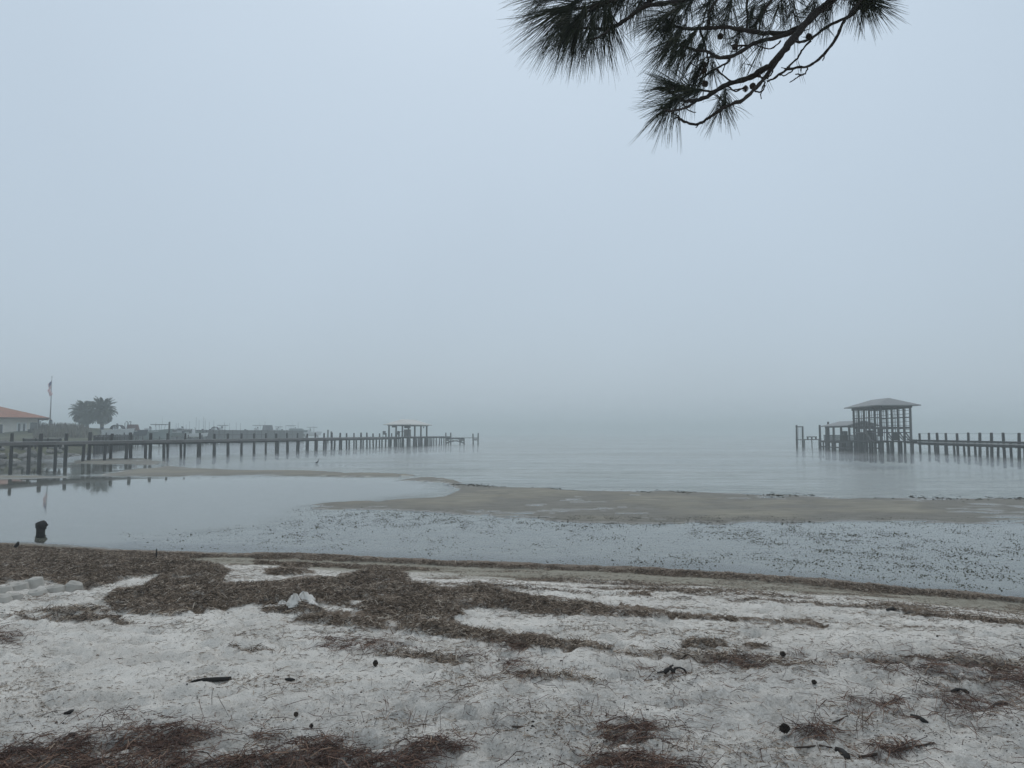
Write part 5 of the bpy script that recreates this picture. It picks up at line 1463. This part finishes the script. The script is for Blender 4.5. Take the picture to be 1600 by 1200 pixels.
for k, (px, py, D, (dx, dy), n, lp, sp) in enumerate(TUFTS):
    o = P(px, py, D); tip = P(px + dx * 50, py + dy * 50, D + random.uniform(-.08, .08)); ax = tip - o
    me = tuft_mesh(o, ax, int(n * .52), lp * D / F_PX * 1.03, sp, 200 + k)
    link('needle_tuft', me, M['needle'], pine, o - TRUNK)
for k, (p, ax) in enumerate(crown_tips):
    me = tuft_mesh(p, ax, 34, .25, 1.2, 400 + k, w=.004); link('needle_tuft', me, M['needle'], pine, p - TRUNK)
# small cones on the branch
def cone_mesh(seed, L_=.06, R_=.02, rows=9, per=8):
    V = []; Fc = []; rr = random.Random(seed)
    for i in range(rows):
        t = (i + .5) / rows; rad = R_ * math.sin(math.pi * (t * .86 + .10)) ** .75
        for k in range(per):
            a = (k + .5 * (i % 2)) * math.tau / per + rr.uniform(-.08, .08); ca, sa = math.cos(a), math.sin(a); w = rad * .5
            zb = t * L_; out = rad * rr.uniform(1.1, 1.5); b = len(V)
            V += [(ca * rad * .35 - sa * w * .6, sa * rad * .35 + ca * w * .6, zb), (ca * rad * .35 + sa * w * .6, sa * rad * .35 - ca * w * .6, zb),
                  (ca * out + sa * w, sa * out - ca * w, zb + L_ * .05), (ca * out - sa * w, sa * out + ca * w, zb + L_ * .05),
                  (ca * out * 1.06 + sa * w * .5, sa * out * 1.06 - ca * w * .5, zb + L_ * .11), (ca * out * 1.06 - sa * w * .5, sa * out * 1.06 + ca * w * .5, zb + L_ * .11)]
            Fc += [(b, b + 1, b + 2, b + 3), (b + 3, b + 2, b + 4, b + 5), (b, b + 3, b + 5), (b + 1, b + 4, b + 2), (b, b + 5, b + 4, b + 1)]
    b = len(V)
    for z, r_ in ((.0, .3), (.3, .55), (.7, .5), (1.0, .1)):
        for k in range(6): V.append((math.cos(k * math.tau / 6) * R_ * r_, math.sin(k * math.tau / 6) * R_ * r_, z * L_))
    for s in range(3):
        for k in range(6): Fc.append((b + s * 6 + k, b + s * 6 + (k + 1) % 6, b + s * 6 + 6 + (k + 1) % 6, b + s * 6 + 6 + k))
    return poly_mesh('cone', V, Fc)
cone_small = cone_mesh(1, .030, .011); cone_small.materials.append(M['cone'])
for px, py, D in ((1098, 96, 3.45), (1104, 130, 3.3), (1069, 83, 3.36), (1091, 70, 3.46), (1165, 133, 3.3), (1145, 70, 3.4), (1126, 52, 3.4), (1262, 52, 3.38), (1172, 133, 3.3), (1100, 106, 3.45)):
    link('cone', cone_small, None, pine, P(px, py, D) - TRUNK, (random.uniform(1.8, 3.2), random.uniform(-.5, .5), random.uniform(0, 6)))
# ------------------------------------------------------------------ weed, straw and litter on the sand
M['wrack'] = mat_attr('dry_seagrass', [(0, (.034, .024, .017)), (.30, (.130, .093, .065)), (.65, (.32, .245, .180)), (1, (.60, .53, .44))], .8, .2)
M['straw'] = mat_attr('pine_straw', [(0, (.026, .012, .009)), (.5, (.095, .048, .032)), (.85, (.22, .130, .085)), (1, (.40, .30, .21))], .7, .25)
M['bits'] = mat_attr('dark_litter', [(0, (.012, .010, .008)), (.7, (.055, .042, .032)), (1, (.12, .09, .065))], .85, .15)
M['tuftweed'] = mat_attr('algae_tufts', [(0, (.020, .020, .014)), (.6, (.055, .055, .030)), (1, (.11, .105, .06))], .8, .2)

def strips(x, y, z, yaw, pitch, length, width, curl, shade, rows=3, seed=0):
    """flat curved blades lying about; all arrays of one length"""
    r = np.random.default_rng(seed); n = len(x)
    c = np.stack([x, y, z], -1); roll = r.uniform(-1.1, 1.1, n)
    V = []
    for k in range(rows):
        t = k / (rows - 1) - .5
        a = yaw + curl * t
        d = np.stack([np.cos(a) * np.cos(pitch), np.sin(a) * np.cos(pitch), np.sin(pitch)], -1)
        p = c + d * (length * t)[:, None]
        p[:, 2] += length * .18 * (1 - (2 * t) ** 2) * r.uniform(-.1, .9, n)
        s = np.stack([-np.sin(a) * np.cos(roll), np.cos(a) * np.cos(roll), np.sin(roll)], -1)
        w = width * (1.0 if 0 < k < rows - 1 else .55)
        V.append(p - s * (w / 2)[:, None]); V.append(p + s * (w / 2)[:, None])
    V = np.stack(V, 1); m = 2 * rows; o = np.arange(n)[:, None] * m
    Fc = np.concatenate([o + np.array([2 * k, 2 * k + 1, 2 * k + 3, 2 * k + 2]) for k in range(rows - 1)])
    return mesh_arrays('strips', V.reshape(-1, 3), Fc, dict(shade=np.repeat(shade, m)))

def scatter(n, region, weight, seed):
    r = np.random.default_rng(seed); x = r.uniform(region[0], region[1], n); y = r.uniform(region[2], region[3], n)
    fr = np.abs(x) < .78 * y + .6                              # keep what the beach in view needs, with a margin
    x, y = x[fr], y[fr]; z = ground_z(x, y); k = r.random(len(x)) < weight(x, y, z)
    return x[k], y[k], z[k], r

def wr_w(x, y, z):
    s = shore_s(x, y)
    return wrack_amount(x, y, z) * (s > .03) * np.clip(1.25 - y / 26, .5, 1)
x, y, z, r = scatter(1500000, (-12.5, 10, 4.2, 16), wr_w, 1)
n = len(x); print('wrack blades', n)
if n > 215000: x, y, z = x[:215000], y[:215000], z[:215000]; n = 215000
sh = np.clip(r.beta(1.2, 2.0, n) + .4 * (fbm(x * 3, y * 3, 33, 3) - .5), 0, 1)
wrack = link('seagrass_wrack', strips(x, y, z + r.uniform(.0, .018, n), r.normal(0, 1.0, n) + .1, r.normal(0, .38, n), r.gamma(3.5, .018, n).clip(.02, .16), r.uniform(.0035, .0085, n), r.normal(0, 1.5, n), sh, 3, 2), M['wrack'])
tag(wrack, 'brown drifts of dead seagrass strewn along the beach', 'seagrass', kind='stuff')
# loose strands over the pale sand
def loose_w(x, y, z):
    s = shore_s(x, y); return (s > .25) * (.16 + .84 * smooth(.48, .72, fbm(x * 1.6, y * 2.6, 45, 4))) * (1 - .8 * wrack_amount(x, y, z)) * np.clip(1.3 - y / 12, .12, 1)
x, y, z, r = scatter(820000, (-11, 9, 2.6, 14), loose_w, 3); n = len(x); print('loose strands', n)
tag(link('loose_seagrass', strips(x, y, z + .004, r.normal(.1, 1.1, n), r.normal(0, .12, n), r.gamma(2.2, .017, n).clip(.006, .14) * np.clip(y / 6, .5, 1.2), r.uniform(.002, .005, n), r.normal(0, .9, n), np.clip(r.beta(1.5, 2.2, n), 0, 1), 3, 4), M['wrack']), 'loose strands of seagrass scattered over the pale sand', 'seagrass', kind='stuff')
# pine straw
def st_w(x, y, z): return straw_amount(x, y, z)
x, y, z, r = scatter(300000, (-6, 6, 2.4, 9), st_w, 5); n = len(x); print('straw', n)
if n > 60000: x, y, z = x[:60000], y[:60000], z[:60000]; n = 60000
yaw = (fbm(x * 2.2, y * 2.2, 55, 3) - .5) * 7 + r.normal(0, .8, n)
tag(link('pine_straw', strips(x, y, z + r.uniform(0, .014, n), yaw, np.abs(r.normal(0, .15, n)), r.uniform(.08, .24, n), r.uniform(.0026, .0046, n), r.normal(0, .45, n), r.beta(1.3, 2.0, n), 4, 6), M['straw']), 'reddish brown pine straw matted on the near sand', 'pine straw', kind='stuff')
def st2_w(x, y, z):
    px, py = to_px(x, y, z)
    return (.07 + .55 * smooth(.52, .75, fbm(x * 1.3, y * 1.3, 58, 4))) * sample(M_LITTER, px, py) + 1.5 * sample(blur_straw, px, py)
blur_straw = blur(raster(STRAW), 18, 11, 2) * .6
x, y, z, r = scatter(110000, (-6, 6, 2.4, 9), st2_w, 7); n = len(x); print('loose needles', n)
tag(link('loose_needles', strips(x, y, z + .004, r.uniform(0, math.pi, n), np.abs(r.normal(.0, .09, n)), r.uniform(.05, .23, n), r.uniform(.0022, .0038, n), r.normal(0, .5, n), r.beta(1.5, 2.2, n), 4, 8), M['straw']), 'single fallen pine needles lying across the near sand', 'pine needles', kind='stuff')
# stubby wiry stems poking up
def wiry(px, py, n, hmax, spread, seed):
    b = on_ground(px, py); r = np.random.default_rng(seed); x = b.x + r.normal(0, spread, n); y = b.y + r.normal(0, spread * .5, n); z = ground_z(x, y)
    return x, y, z, r.uniform(.45, 1, n) * hmax
X_, Y_, Z_, H_ = [np.concatenate(v) for v in zip(*[wiry(*a) for a in ((1262, 1146, 16, .17, .10, 1), (1352, 1142, 6, .16, .02, 2), (190, 1128, 5, .15, .03, 3), (325, 1118, 6, .15, .06, 4), (700, 1145, 14, .13, .16, 5), (430, 1085, 3, .12, .03, 6), (540, 1110, 5, .13, .10, 7), (1545, 1140, 6, .10, .15, 8), (970, 1120, 6, .12, .1, 9), (1030, 1180, 8, .12, .15, 10))])]
nn = len(X_); rq = np.random.default_rng(77)
tag(link('wiry_stems', strips(X_, Y_, Z_ + H_ * .45, rq.uniform(0, 6.3, nn), rq.uniform(.7, 1.35, nn), H_, np.full(nn, .0034), rq.normal(0, .3, nn), rq.beta(1.2, 3, nn), 4, 9), M['straw']), 'wiry brown stems sticking up out of the near sand', 'stems', kind='stuff')

# small dark crumbs of bark, shell and weed
def lumps(x, y, z, size, shade, flat, seed):
    r = np.random.default_rng(seed); n = len(x)
    oct_ = np.array([[1, 0, 0], [0, 1, 0], [-1, 0, 0], [0, -1, 0], [0, 0, 1], [0, 0, -.6]], float)
    V = oct_[None] * r.uniform(.55, 1.3, (n, 6, 1)) * np.stack([size, size * r.uniform(.5, 1, n), size * flat], -1)[:, None, :]
    a = r.uniform(0, 6.3, n); ca, sa = np.cos(a)[:, None], np.sin(a)[:, None]
    V = np.stack([V[..., 0] * ca - V[..., 1] * sa, V[..., 0] * sa + V[..., 1] * ca, V[..., 2]], -1) + np.stack([x, y, z], -1)[:, None, :]
    f = np.array([[0, 1, 4], [1, 2, 4], [2, 3, 4], [3, 0, 4], [1, 0, 5], [2, 1, 5], [3, 2, 5], [0, 3, 5]])
    return mesh_arrays('lumps', V.reshape(-1, 3), (np.arange(n)[:, None, None] * 6 + f[None]).reshape(-1, 3), dict(shade=np.repeat(shade, 6)))
def crumb_w(x, y, z):
    px, py = to_px(x, y, z)
    return (.05 + .95 * sample(M_LITTER, px, py) * smooth(.40, .66, fbm(x * 2.0, y * 2.0, 95, 4))) * (shore_s(x, y) > .4)
x, y, z, r = scatter(170000, (-6.5, 6.5, 2.4, 9), crumb_w, 9); n = len(x); print('crumbs', n)
tag(link('beach_litter', lumps(x, y, z + .001, r.gamma(1.4, .0015, n) + .001, r.beta(1.3, 2.0, n), .55, 10), M['bits']), 'fine dark crumbs of bark and weed littering the near sand', 'litter', kind='stuff')

# tufts of weed and shell on the flooded flat
DOTS = [[(180, 834), (330, 826), (440, 812), (470, 795), (560, 797), (700, 800), (800, 808), (1000, 812), (1300, 808), (1600, 812), (2100, 815), (2100, 980), (1600, 932), (1400, 914), (1200, 896), (1000, 884), (800, 876), (600, 866), (400, 860), (230, 855)]]
DENSE = [[(480, 800), (620, 799), (800, 806), (900, 809), (1000, 811), (1200, 811), (1300, 813), (1300, 822), (1180, 824), (1000, 826), (800, 826), (640, 815)],
         [(1100, 820), (1200, 816), (1350, 835), (1420, 842), (1420, 862), (1330, 856), (1180, 850)], [(630, 836), (680, 836), (690, 848), (635, 848)], [(1110, 862), (1160, 860), (1180, 878), (1110, 880)],
         [(1250, 850), (1600, 850), (1600, 925), (1400, 905), (1230, 880)], [(950, 860), (1060, 862), (1070, 884), (960, 878)], [(430, 815), (520, 812), (540, 850), (380, 856)]]
M_DOTS = blur(raster(DOTS), 6, 2, 1); M_DENSE = blur(raster(DENSE), 10, 3, 2)
rgen = np.random.default_rng(15); nq = 420000
x = rgen.uniform(-12, 22, nq); y = rgen.uniform(10, 27, nq)
px_q, py_q = to_px(x, y, 0 * x)
cl = smooth(.42, .68, fbm(x * .8, y * .5, 105, 4))
cl2 = smooth(.45, .7, fbm(x * 3.2, y * 1.8, 108, 3))
w = sample(M_DOTS, px_q, py_q) * (.05 + .16 * cl + .75 * cl2 * cl) + sample(M_DENSE, px_q, py_q) * (.14 + .75 * cl2)
k = (rgen.random(nq) < w * .48) & (shore_s(x, y) < -.15)
x, y = x[k], y[k]; n = len(x); print('flat tufts', n)
z = np.maximum(ground_z(x, y), -.002)
tag(link('weed_tufts', lumps(x, y, z + .004, rgen.lognormal(-4.7, .42, n).clip(.004, .03), rgen.beta(1.5, 2, n), .55, 16), M['tuftweed']), 'thousands of small dark weed tufts dotting the flooded sand flat', 'weed tufts', kind='stuff')
# drift lines of weed on the far edge of the bar
x = rgen.uniform(-3, 22, 2600); y0 = np.interp(x, [on_level(a, b).x for a, b in ((712, 757), (900, 766), (1200, 774), (1600, 780))], [on_level(a, b).y for a, b in ((712, 757), (900, 766), (1200, 774), (1600, 780))])
y = y0 + rgen.normal(0, .55, 2600); k = fbm(x * 1.4, y * .6, 120, 3) > .56; x, y = x[k], y[k]; n = len(x); z = np.maximum(ground_z(x, y), -.01)
tag(link('drift_weed', lumps(x, y, z + .002, rgen.gamma(2.0, .016, n) + .01, rgen.beta(1.2, 3, n), .35, 17), M['tuftweed']), 'scattered dark drift weed along the seaward edge of the sandbar', 'drift weed', kind='stuff')

# ------------------------------------------------------------------ single things on the beach
M['driftwood'] = mat_basic('wet_dark_wood', (0.022, 0.019, 0.017), .8, .4, 15, bump=.6)
M['twig'] = mat_basic('grey_brown_twig', (0.060, 0.045, 0.036), .9, .4, 20)
M['castle'] = mat_basic('packed_sand', (0.40, 0.375, 0.335), .95, .14, 9, bump=.8)
M['heap'] = mat_basic('pale_sand_heap', (0.60, 0.57, 0.525), .95, .14, 12, bump=.9)

def bend_rod(name, pts, radii, mat, label, cat, group=None, sides=9):
    me = rod_mesh(name, pts, radii, sides); rr = random.Random(name + label)
    for v in me.vertices: v.co += Vector((rr.gauss(0, 1), rr.gauss(0, 1), rr.gauss(0, 1))) * (max(radii) * .09)
    o = link(name, me, mat); return tag(o, label, cat, group)
# old piling stump in the pool
sp = on_level(63.5, 831.5, 0); stx = sp.x; sty = sp.y
st_pts = [(0, 0, -.3), (0, 0, .0), (.005, 0, .09), (.0, 0, .14), (.01, 0, .19), (.005, 0, .255), (-.005, 0, .29), (-.01, 0, .30)]
st_me = rod_mesh('stump', [Vector(p) for p in st_pts], [.10, .098, .102, .112, .125, .118, .085, .02], 18)
rr = random.Random(2)
for v in st_me.vertices:
    f = 1 + .10 * math.sin(5 * math.atan2(v.co.y, v.co.x) + 9 * v.co.z) + rr.uniform(-.06, .06); v.co.x *= f; v.co.y *= f
    if v.co.z > .12 and v.co.x > .07: v.co.x += .045 * max(0, 1 - abs(v.co.z - .19) / .09)
stump = thing('piling_stump', 'rotted dark piling stump standing in the still pool', 'stump', (stx, sty, 0)); stump.scale = (.88, .88, .86); link('wood', st_me, M['driftwood'], stump)
for a, h in ((2.6, .17), (3.4, .13), (.4, .10), (5.0, .2)):
    link('barnacle_clump', rocks[1], M['driftwood'], stump, (math.cos(a) * .115, math.sin(a) * .115, h), (a, 1, 0), (.028, .028, .03))
# stake and sticks at the water's edge
g = on_ground(24.5, 856)
bend_rod('wooden_stake', [g + Vector((-.05, 0, -.08)), g + Vector((0, 0, .02)), g + Vector((.035, 0, .075)), g + Vector((.045, 0, .115))], [.03, .034, .030, .010], M['driftwood'], 'short dark stake leaning out of the weed at the left edge', 'stake')
g = on_ground(244, 872)
bend_rod('upright_stick', [g + Vector((0, 0, -.05)), g + Vector((.005, 0, .08)), g + Vector((.0, 0, .15))], [.013, .012, .010], M['driftwood'], 'thin dark stick standing upright in the weed line', 'stick')
# driftwood on the sand
def ground_rod(name, pxs, radii, mat, label, cat, lift=.6, group=None):
    P_ = [on_ground(*p) for p in pxs]
    for p, r_ in zip(P_, radii): p.z += r_ * lift
    o = Vector(P_[0]); out = bend_rod(name, [p - o for p in P_], radii, mat, label, cat, group); out.location = o; return out
ground_rod('driftwood_stick', [(292, 1070), (303, 1066), (318, 1064.5), (335, 1065), (350, 1064), (361, 1062)], [.005, .008, .011, .014, .013, .011], M['driftwood'], 'dark curved driftwood stick lying on the pale sand, left of centre', 'driftwood', .9)
ground_rod('bark_flake', [(445, 1062), (451, 1063.5), (457, 1064), (461, 1062.5)], [.006, .013, .012, .004], M['driftwood'], 'small dark flake of bark right of the curved driftwood stick', 'bark', .5)
ground_rod('driftwood_stick', [(1342, 1184), (1368, 1180), (1395, 1175), (1420, 1170), (1440, 1165), (1460, 1161)], [.006, .008, .007, .007, .005, .004], M['twig'], 'long thin stick lying at the lower right of the sand', 'stick')
ground_rod('driftwood_stick', [(1424, 1119), (1434, 1123), (1442, 1127), (1450, 1130)], [.008, .013, .013, .006], M['driftwood'], 'short dark stick pointing down right, above the long thin stick', 'stick')
ground_rod('driftwood_stick', [(1486, 1081), (1496, 1080), (1508, 1081), (1514, 1083)], [.007, .013, .013, .006], M['driftwood'], 'short dark stick beside the right straw clumps', 'stick')
ground_rod('driftwood_stick', [(1305, 1172), (1315, 1178), (1324, 1186)], [.012, .018, .016], M['driftwood'], 'stubby dark stick half buried right of the lowest pine cone', 'stick')
ground_rod('driftwood_stick', [(1240, 1169), (1262, 1168), (1282, 1166), (1300, 1169)], [.004, .005, .005, .004], M['twig'], 'thin twig lying just below the lowest pine cone', 'twig')
ground_rod('driftwood_stick', [(1300, 1129), (1312, 1126), (1325, 1119)], [.003, .005, .004], M['twig'], 'thin bent twig above the straw right of the lowest pine cone', 'twig')
ground_rod('driftwood_stick', [(800, 1136), (815, 1136.5), (835, 1136)], [.004, .006, .003], M['twig'], 'thin twig with a knot on the sand at bottom centre', 'twig')
ground_rod('driftwood_stick', [(1385, 954.5), (1396, 953.5), (1400, 954)], [.012, .022, .012], M['driftwood'], 'dark knob of driftwood starting the upper right weed streak', 'driftwood')
ground_rod('driftwood_stick', [(100, 1116), (108, 1115.5), (114, 1111)], [.006, .012, .006], M['driftwood'], 'small bent dark stick on the sand at lower left', 'stick')
ground_rod('driftwood_stick', [(108, 1149), (114, 1150), (119, 1150)], [.008, .012, .006], M['driftwood'], 'small dark stub beside the lower left straw mat', 'stick')
ground_rod('driftwood_stick', [(131, 966), (150, 967), (170, 965), (190, 964)], [.010, .016, .016, .010], M['twig'], 'brown root piece below the left weed drift', 'driftwood')
ground_rod('driftwood_stick', [(1550, 1106), (1562, 1101), (1574, 1102)], [.008, .016, .010], M['tuftweed'] if False else M['driftwood'], 'dark greenish clump stub beyond the right straw clump', 'driftwood')
# tangled dark root hoop
hp_ = on_ground(1056, 1052)
hoop = thing('root_tangle', 'small black tangle of root with an arched hoop, right of centre', 'root', hp_); hoop.scale = (.8, .8, .62)
def loc_rod(parent, name, pts, radii): link(name, rod_mesh(name, pts, radii, 7), M['driftwood'], parent)
loc_rod(hoop, 'hoop', [(-.03, 0, 0), (-.005, .0, .055), (.035, .0, .062), (.075, .0, .04), (.09, .0, .0)], [.011, .013, .011, .010, .009])
loc_rod(hoop, 'knot', [(-.10, 0, .0), (-.075, .01, .03), (-.05, .0, .055), (-.025, 0, .03), (-.015, 0, -.01)], [.016, .024, .018, .020, .014])
loc_rod(hoop, 'prong', [(-.06, 0, .04), (-.045, 0, .075), (-.02, 0, .09)], [.012, .010, .007])
loc_rod(hoop, 'prong', [(-.16, .01, .0), (-.11, .01, .012), (-.08, .0, .02)], [.008, .010, .010])
# fallen pine cones
cone_big = cone_mesh(4, .075, .034, 8, 8)
cone_big.materials.append(M['cone'])
for px, py, s, rot, lab in ((1225, 1149, .80, (2.6, .4, .5), 'largest pine cone, standing on the sand at the lower right'),
                            (1222.5, 1026, .62, (.2, .1, .3), 'upright dark pine cone beside the upper right straw tufts'),
                            (1271, 1069, .46, (.35, -.2, 1.0), 'small dark pine cone alone on bare sand at centre right'),
                            (583, 1040, .58, (1.5, .2, 1.2), 'dark pine cone lying on the sand below the central weed drift'),
                            (462, 1118, .36, (1.5, .2, .4), 'tiny dark cone lying left of the bottom centre straw'),
                            (483, 1138, .36, (1.5, .0, 2.0), 'tiny dark cone on the edge of the bottom centre straw')):
    g = on_ground(px, py); o = link('pine_cone', cone_big, None, None, g + Vector((0, 0, .030 * s if rot[0] > 1 else .002)), rot, (s * .8, s * .8, s * .8))
    if rot[0] > 2: o.location.z += .05 * s
    tag(o, lab, 'pine cone', 'fallen pine cones')

# bucket shaped sand castles
def castle_mesh(seed, r0=.105, r1=.085, h=.085):
    rr = random.Random(seed); V = []; Fc = []; n = 22; ring = []
    prof = [(r0 * 1.3, -.03), (r0 * 1.10, .0), (r0 * 1.02, h * .08), (r0 * .98, h * .4), (r1 * 1.04, h * .88), (r1 * 1.01, h * .97), (r1 * .95, h * 1.01), (r1 * .86, h * .99), (r1 * .5, h * .95), (0.001, h * .94)]
    ph = [rr.uniform(0, 6) for _ in range(4)]
    for i, (q, z) in enumerate(prof):
        for k in range(n):
            a = k * math.tau / n; f = 1 + .05 * math.sin(2 * a + ph[0]) + .04 * math.sin(5 * a + ph[1] + i * .3) + rr.uniform(-.025, .025)
            slump = 1 - .22 * max(0, math.cos(a - ph[2])) ** 3 * (z / h if z > 0 else 0)
            V.append((math.cos(a) * q * f, math.sin(a) * q * f, z * slump + rr.uniform(-.004, .004)))
    for i in range(len(prof) - 1):
        for k in range(n): Fc.append((i * n + k, i * n + (k + 1) % n, (i + 1) * n + (k + 1) % n, (i + 1) * n + k))
    Fc.append(tuple((len(prof) - 1) * n + k for k in range(n)))
    return poly_mesh('sand_castle', V, Fc, True)
CAST = [(2, 926, 1.0, 'sand mound at the back left of the row of bucket sand castles'), (29, 921, 1.0, 'flat topped bucket sand castle in the back row, second from the left'), (53, 917, 1.05, 'tallest bucket sand castle at the back of the row'),
        (20, 938, .95, 'broad hollow topped sand castle in the front row'), (0, 940, .95, 'sand castle cut by the left edge in the front row'), (58, 932, 1.0, 'smooth flat bucket sand castle at the front right of the group'),
        (86, 926, 1.0, 'wide crumbling sand castle right of the front row'), (114, 919, .92, 'rightmost sand castle, slumped into a wedge')]
for k, (px, py, s, lab) in enumerate(CAST):
    g = on_ground(px, py); o = link('sand_castle', castle_mesh(30 + k), M['castle'], None, g - Vector((0, 0, .012)), (0, 0, random.uniform(0, 6)), (s * .98, s * .98, s * (.95 if k != 2 else 1.25)))
    if k == 7: o.rotation_euler = (0, .35, .2)
    tag(o, lab, 'sand castle', 'bucket sand castles')
def heap_mesh(seed, w, d, h, lean):
    rr = random.Random(seed); n, m = 20, 12; V = []; Fc = []
    for j in range(m):
        t = j / (m - 1)
        for k in range(n):
            a = k * math.tau / n; q = (1 - t) ** .75; f = 1 + .12 * math.sin(3 * a + seed) + .07 * math.sin(7 * a + 2 * seed) + rr.uniform(-.03, .03)
            V.append((math.cos(a) * w * q * f + lean * t * w, math.sin(a) * d * q * f, h * t ** .8 * (1 + .25 * math.sin(5 * a + seed)) + rr.uniform(-.010, .010) - .015))
    for j in range(m - 1):
        for k in range(n): Fc.append((j * n + k, j * n + (k + 1) % n, (j + 1) * n + (k + 1) % n, (j + 1) * n + k))
    Fc.append(tuple((m - 1) * n + k for k in range(n)))
    return poly_mesh('sand_heap', V, Fc, True)
for px, py, w_, d_, h_, le, lab in ((482, 944, .12, .10, .115, -.45, 'pale pointed heap of sand among the weed left of centre'), (459, 944, .075, .07, .10, .1, 'smaller peaked sand heap left of the pale pointed heap'), (441, 946, .08, .07, .055, 0, 'lowest crumbling sand heap at the left of the three heaps')):
    g = on_ground(px, py); tag(link('sand_heap', heap_mesh(int(px), w_, d_, h_, le), M['heap'], None, g, (0, 0, 0)), lab, 'sand heap', 'sand heaps among the weed')
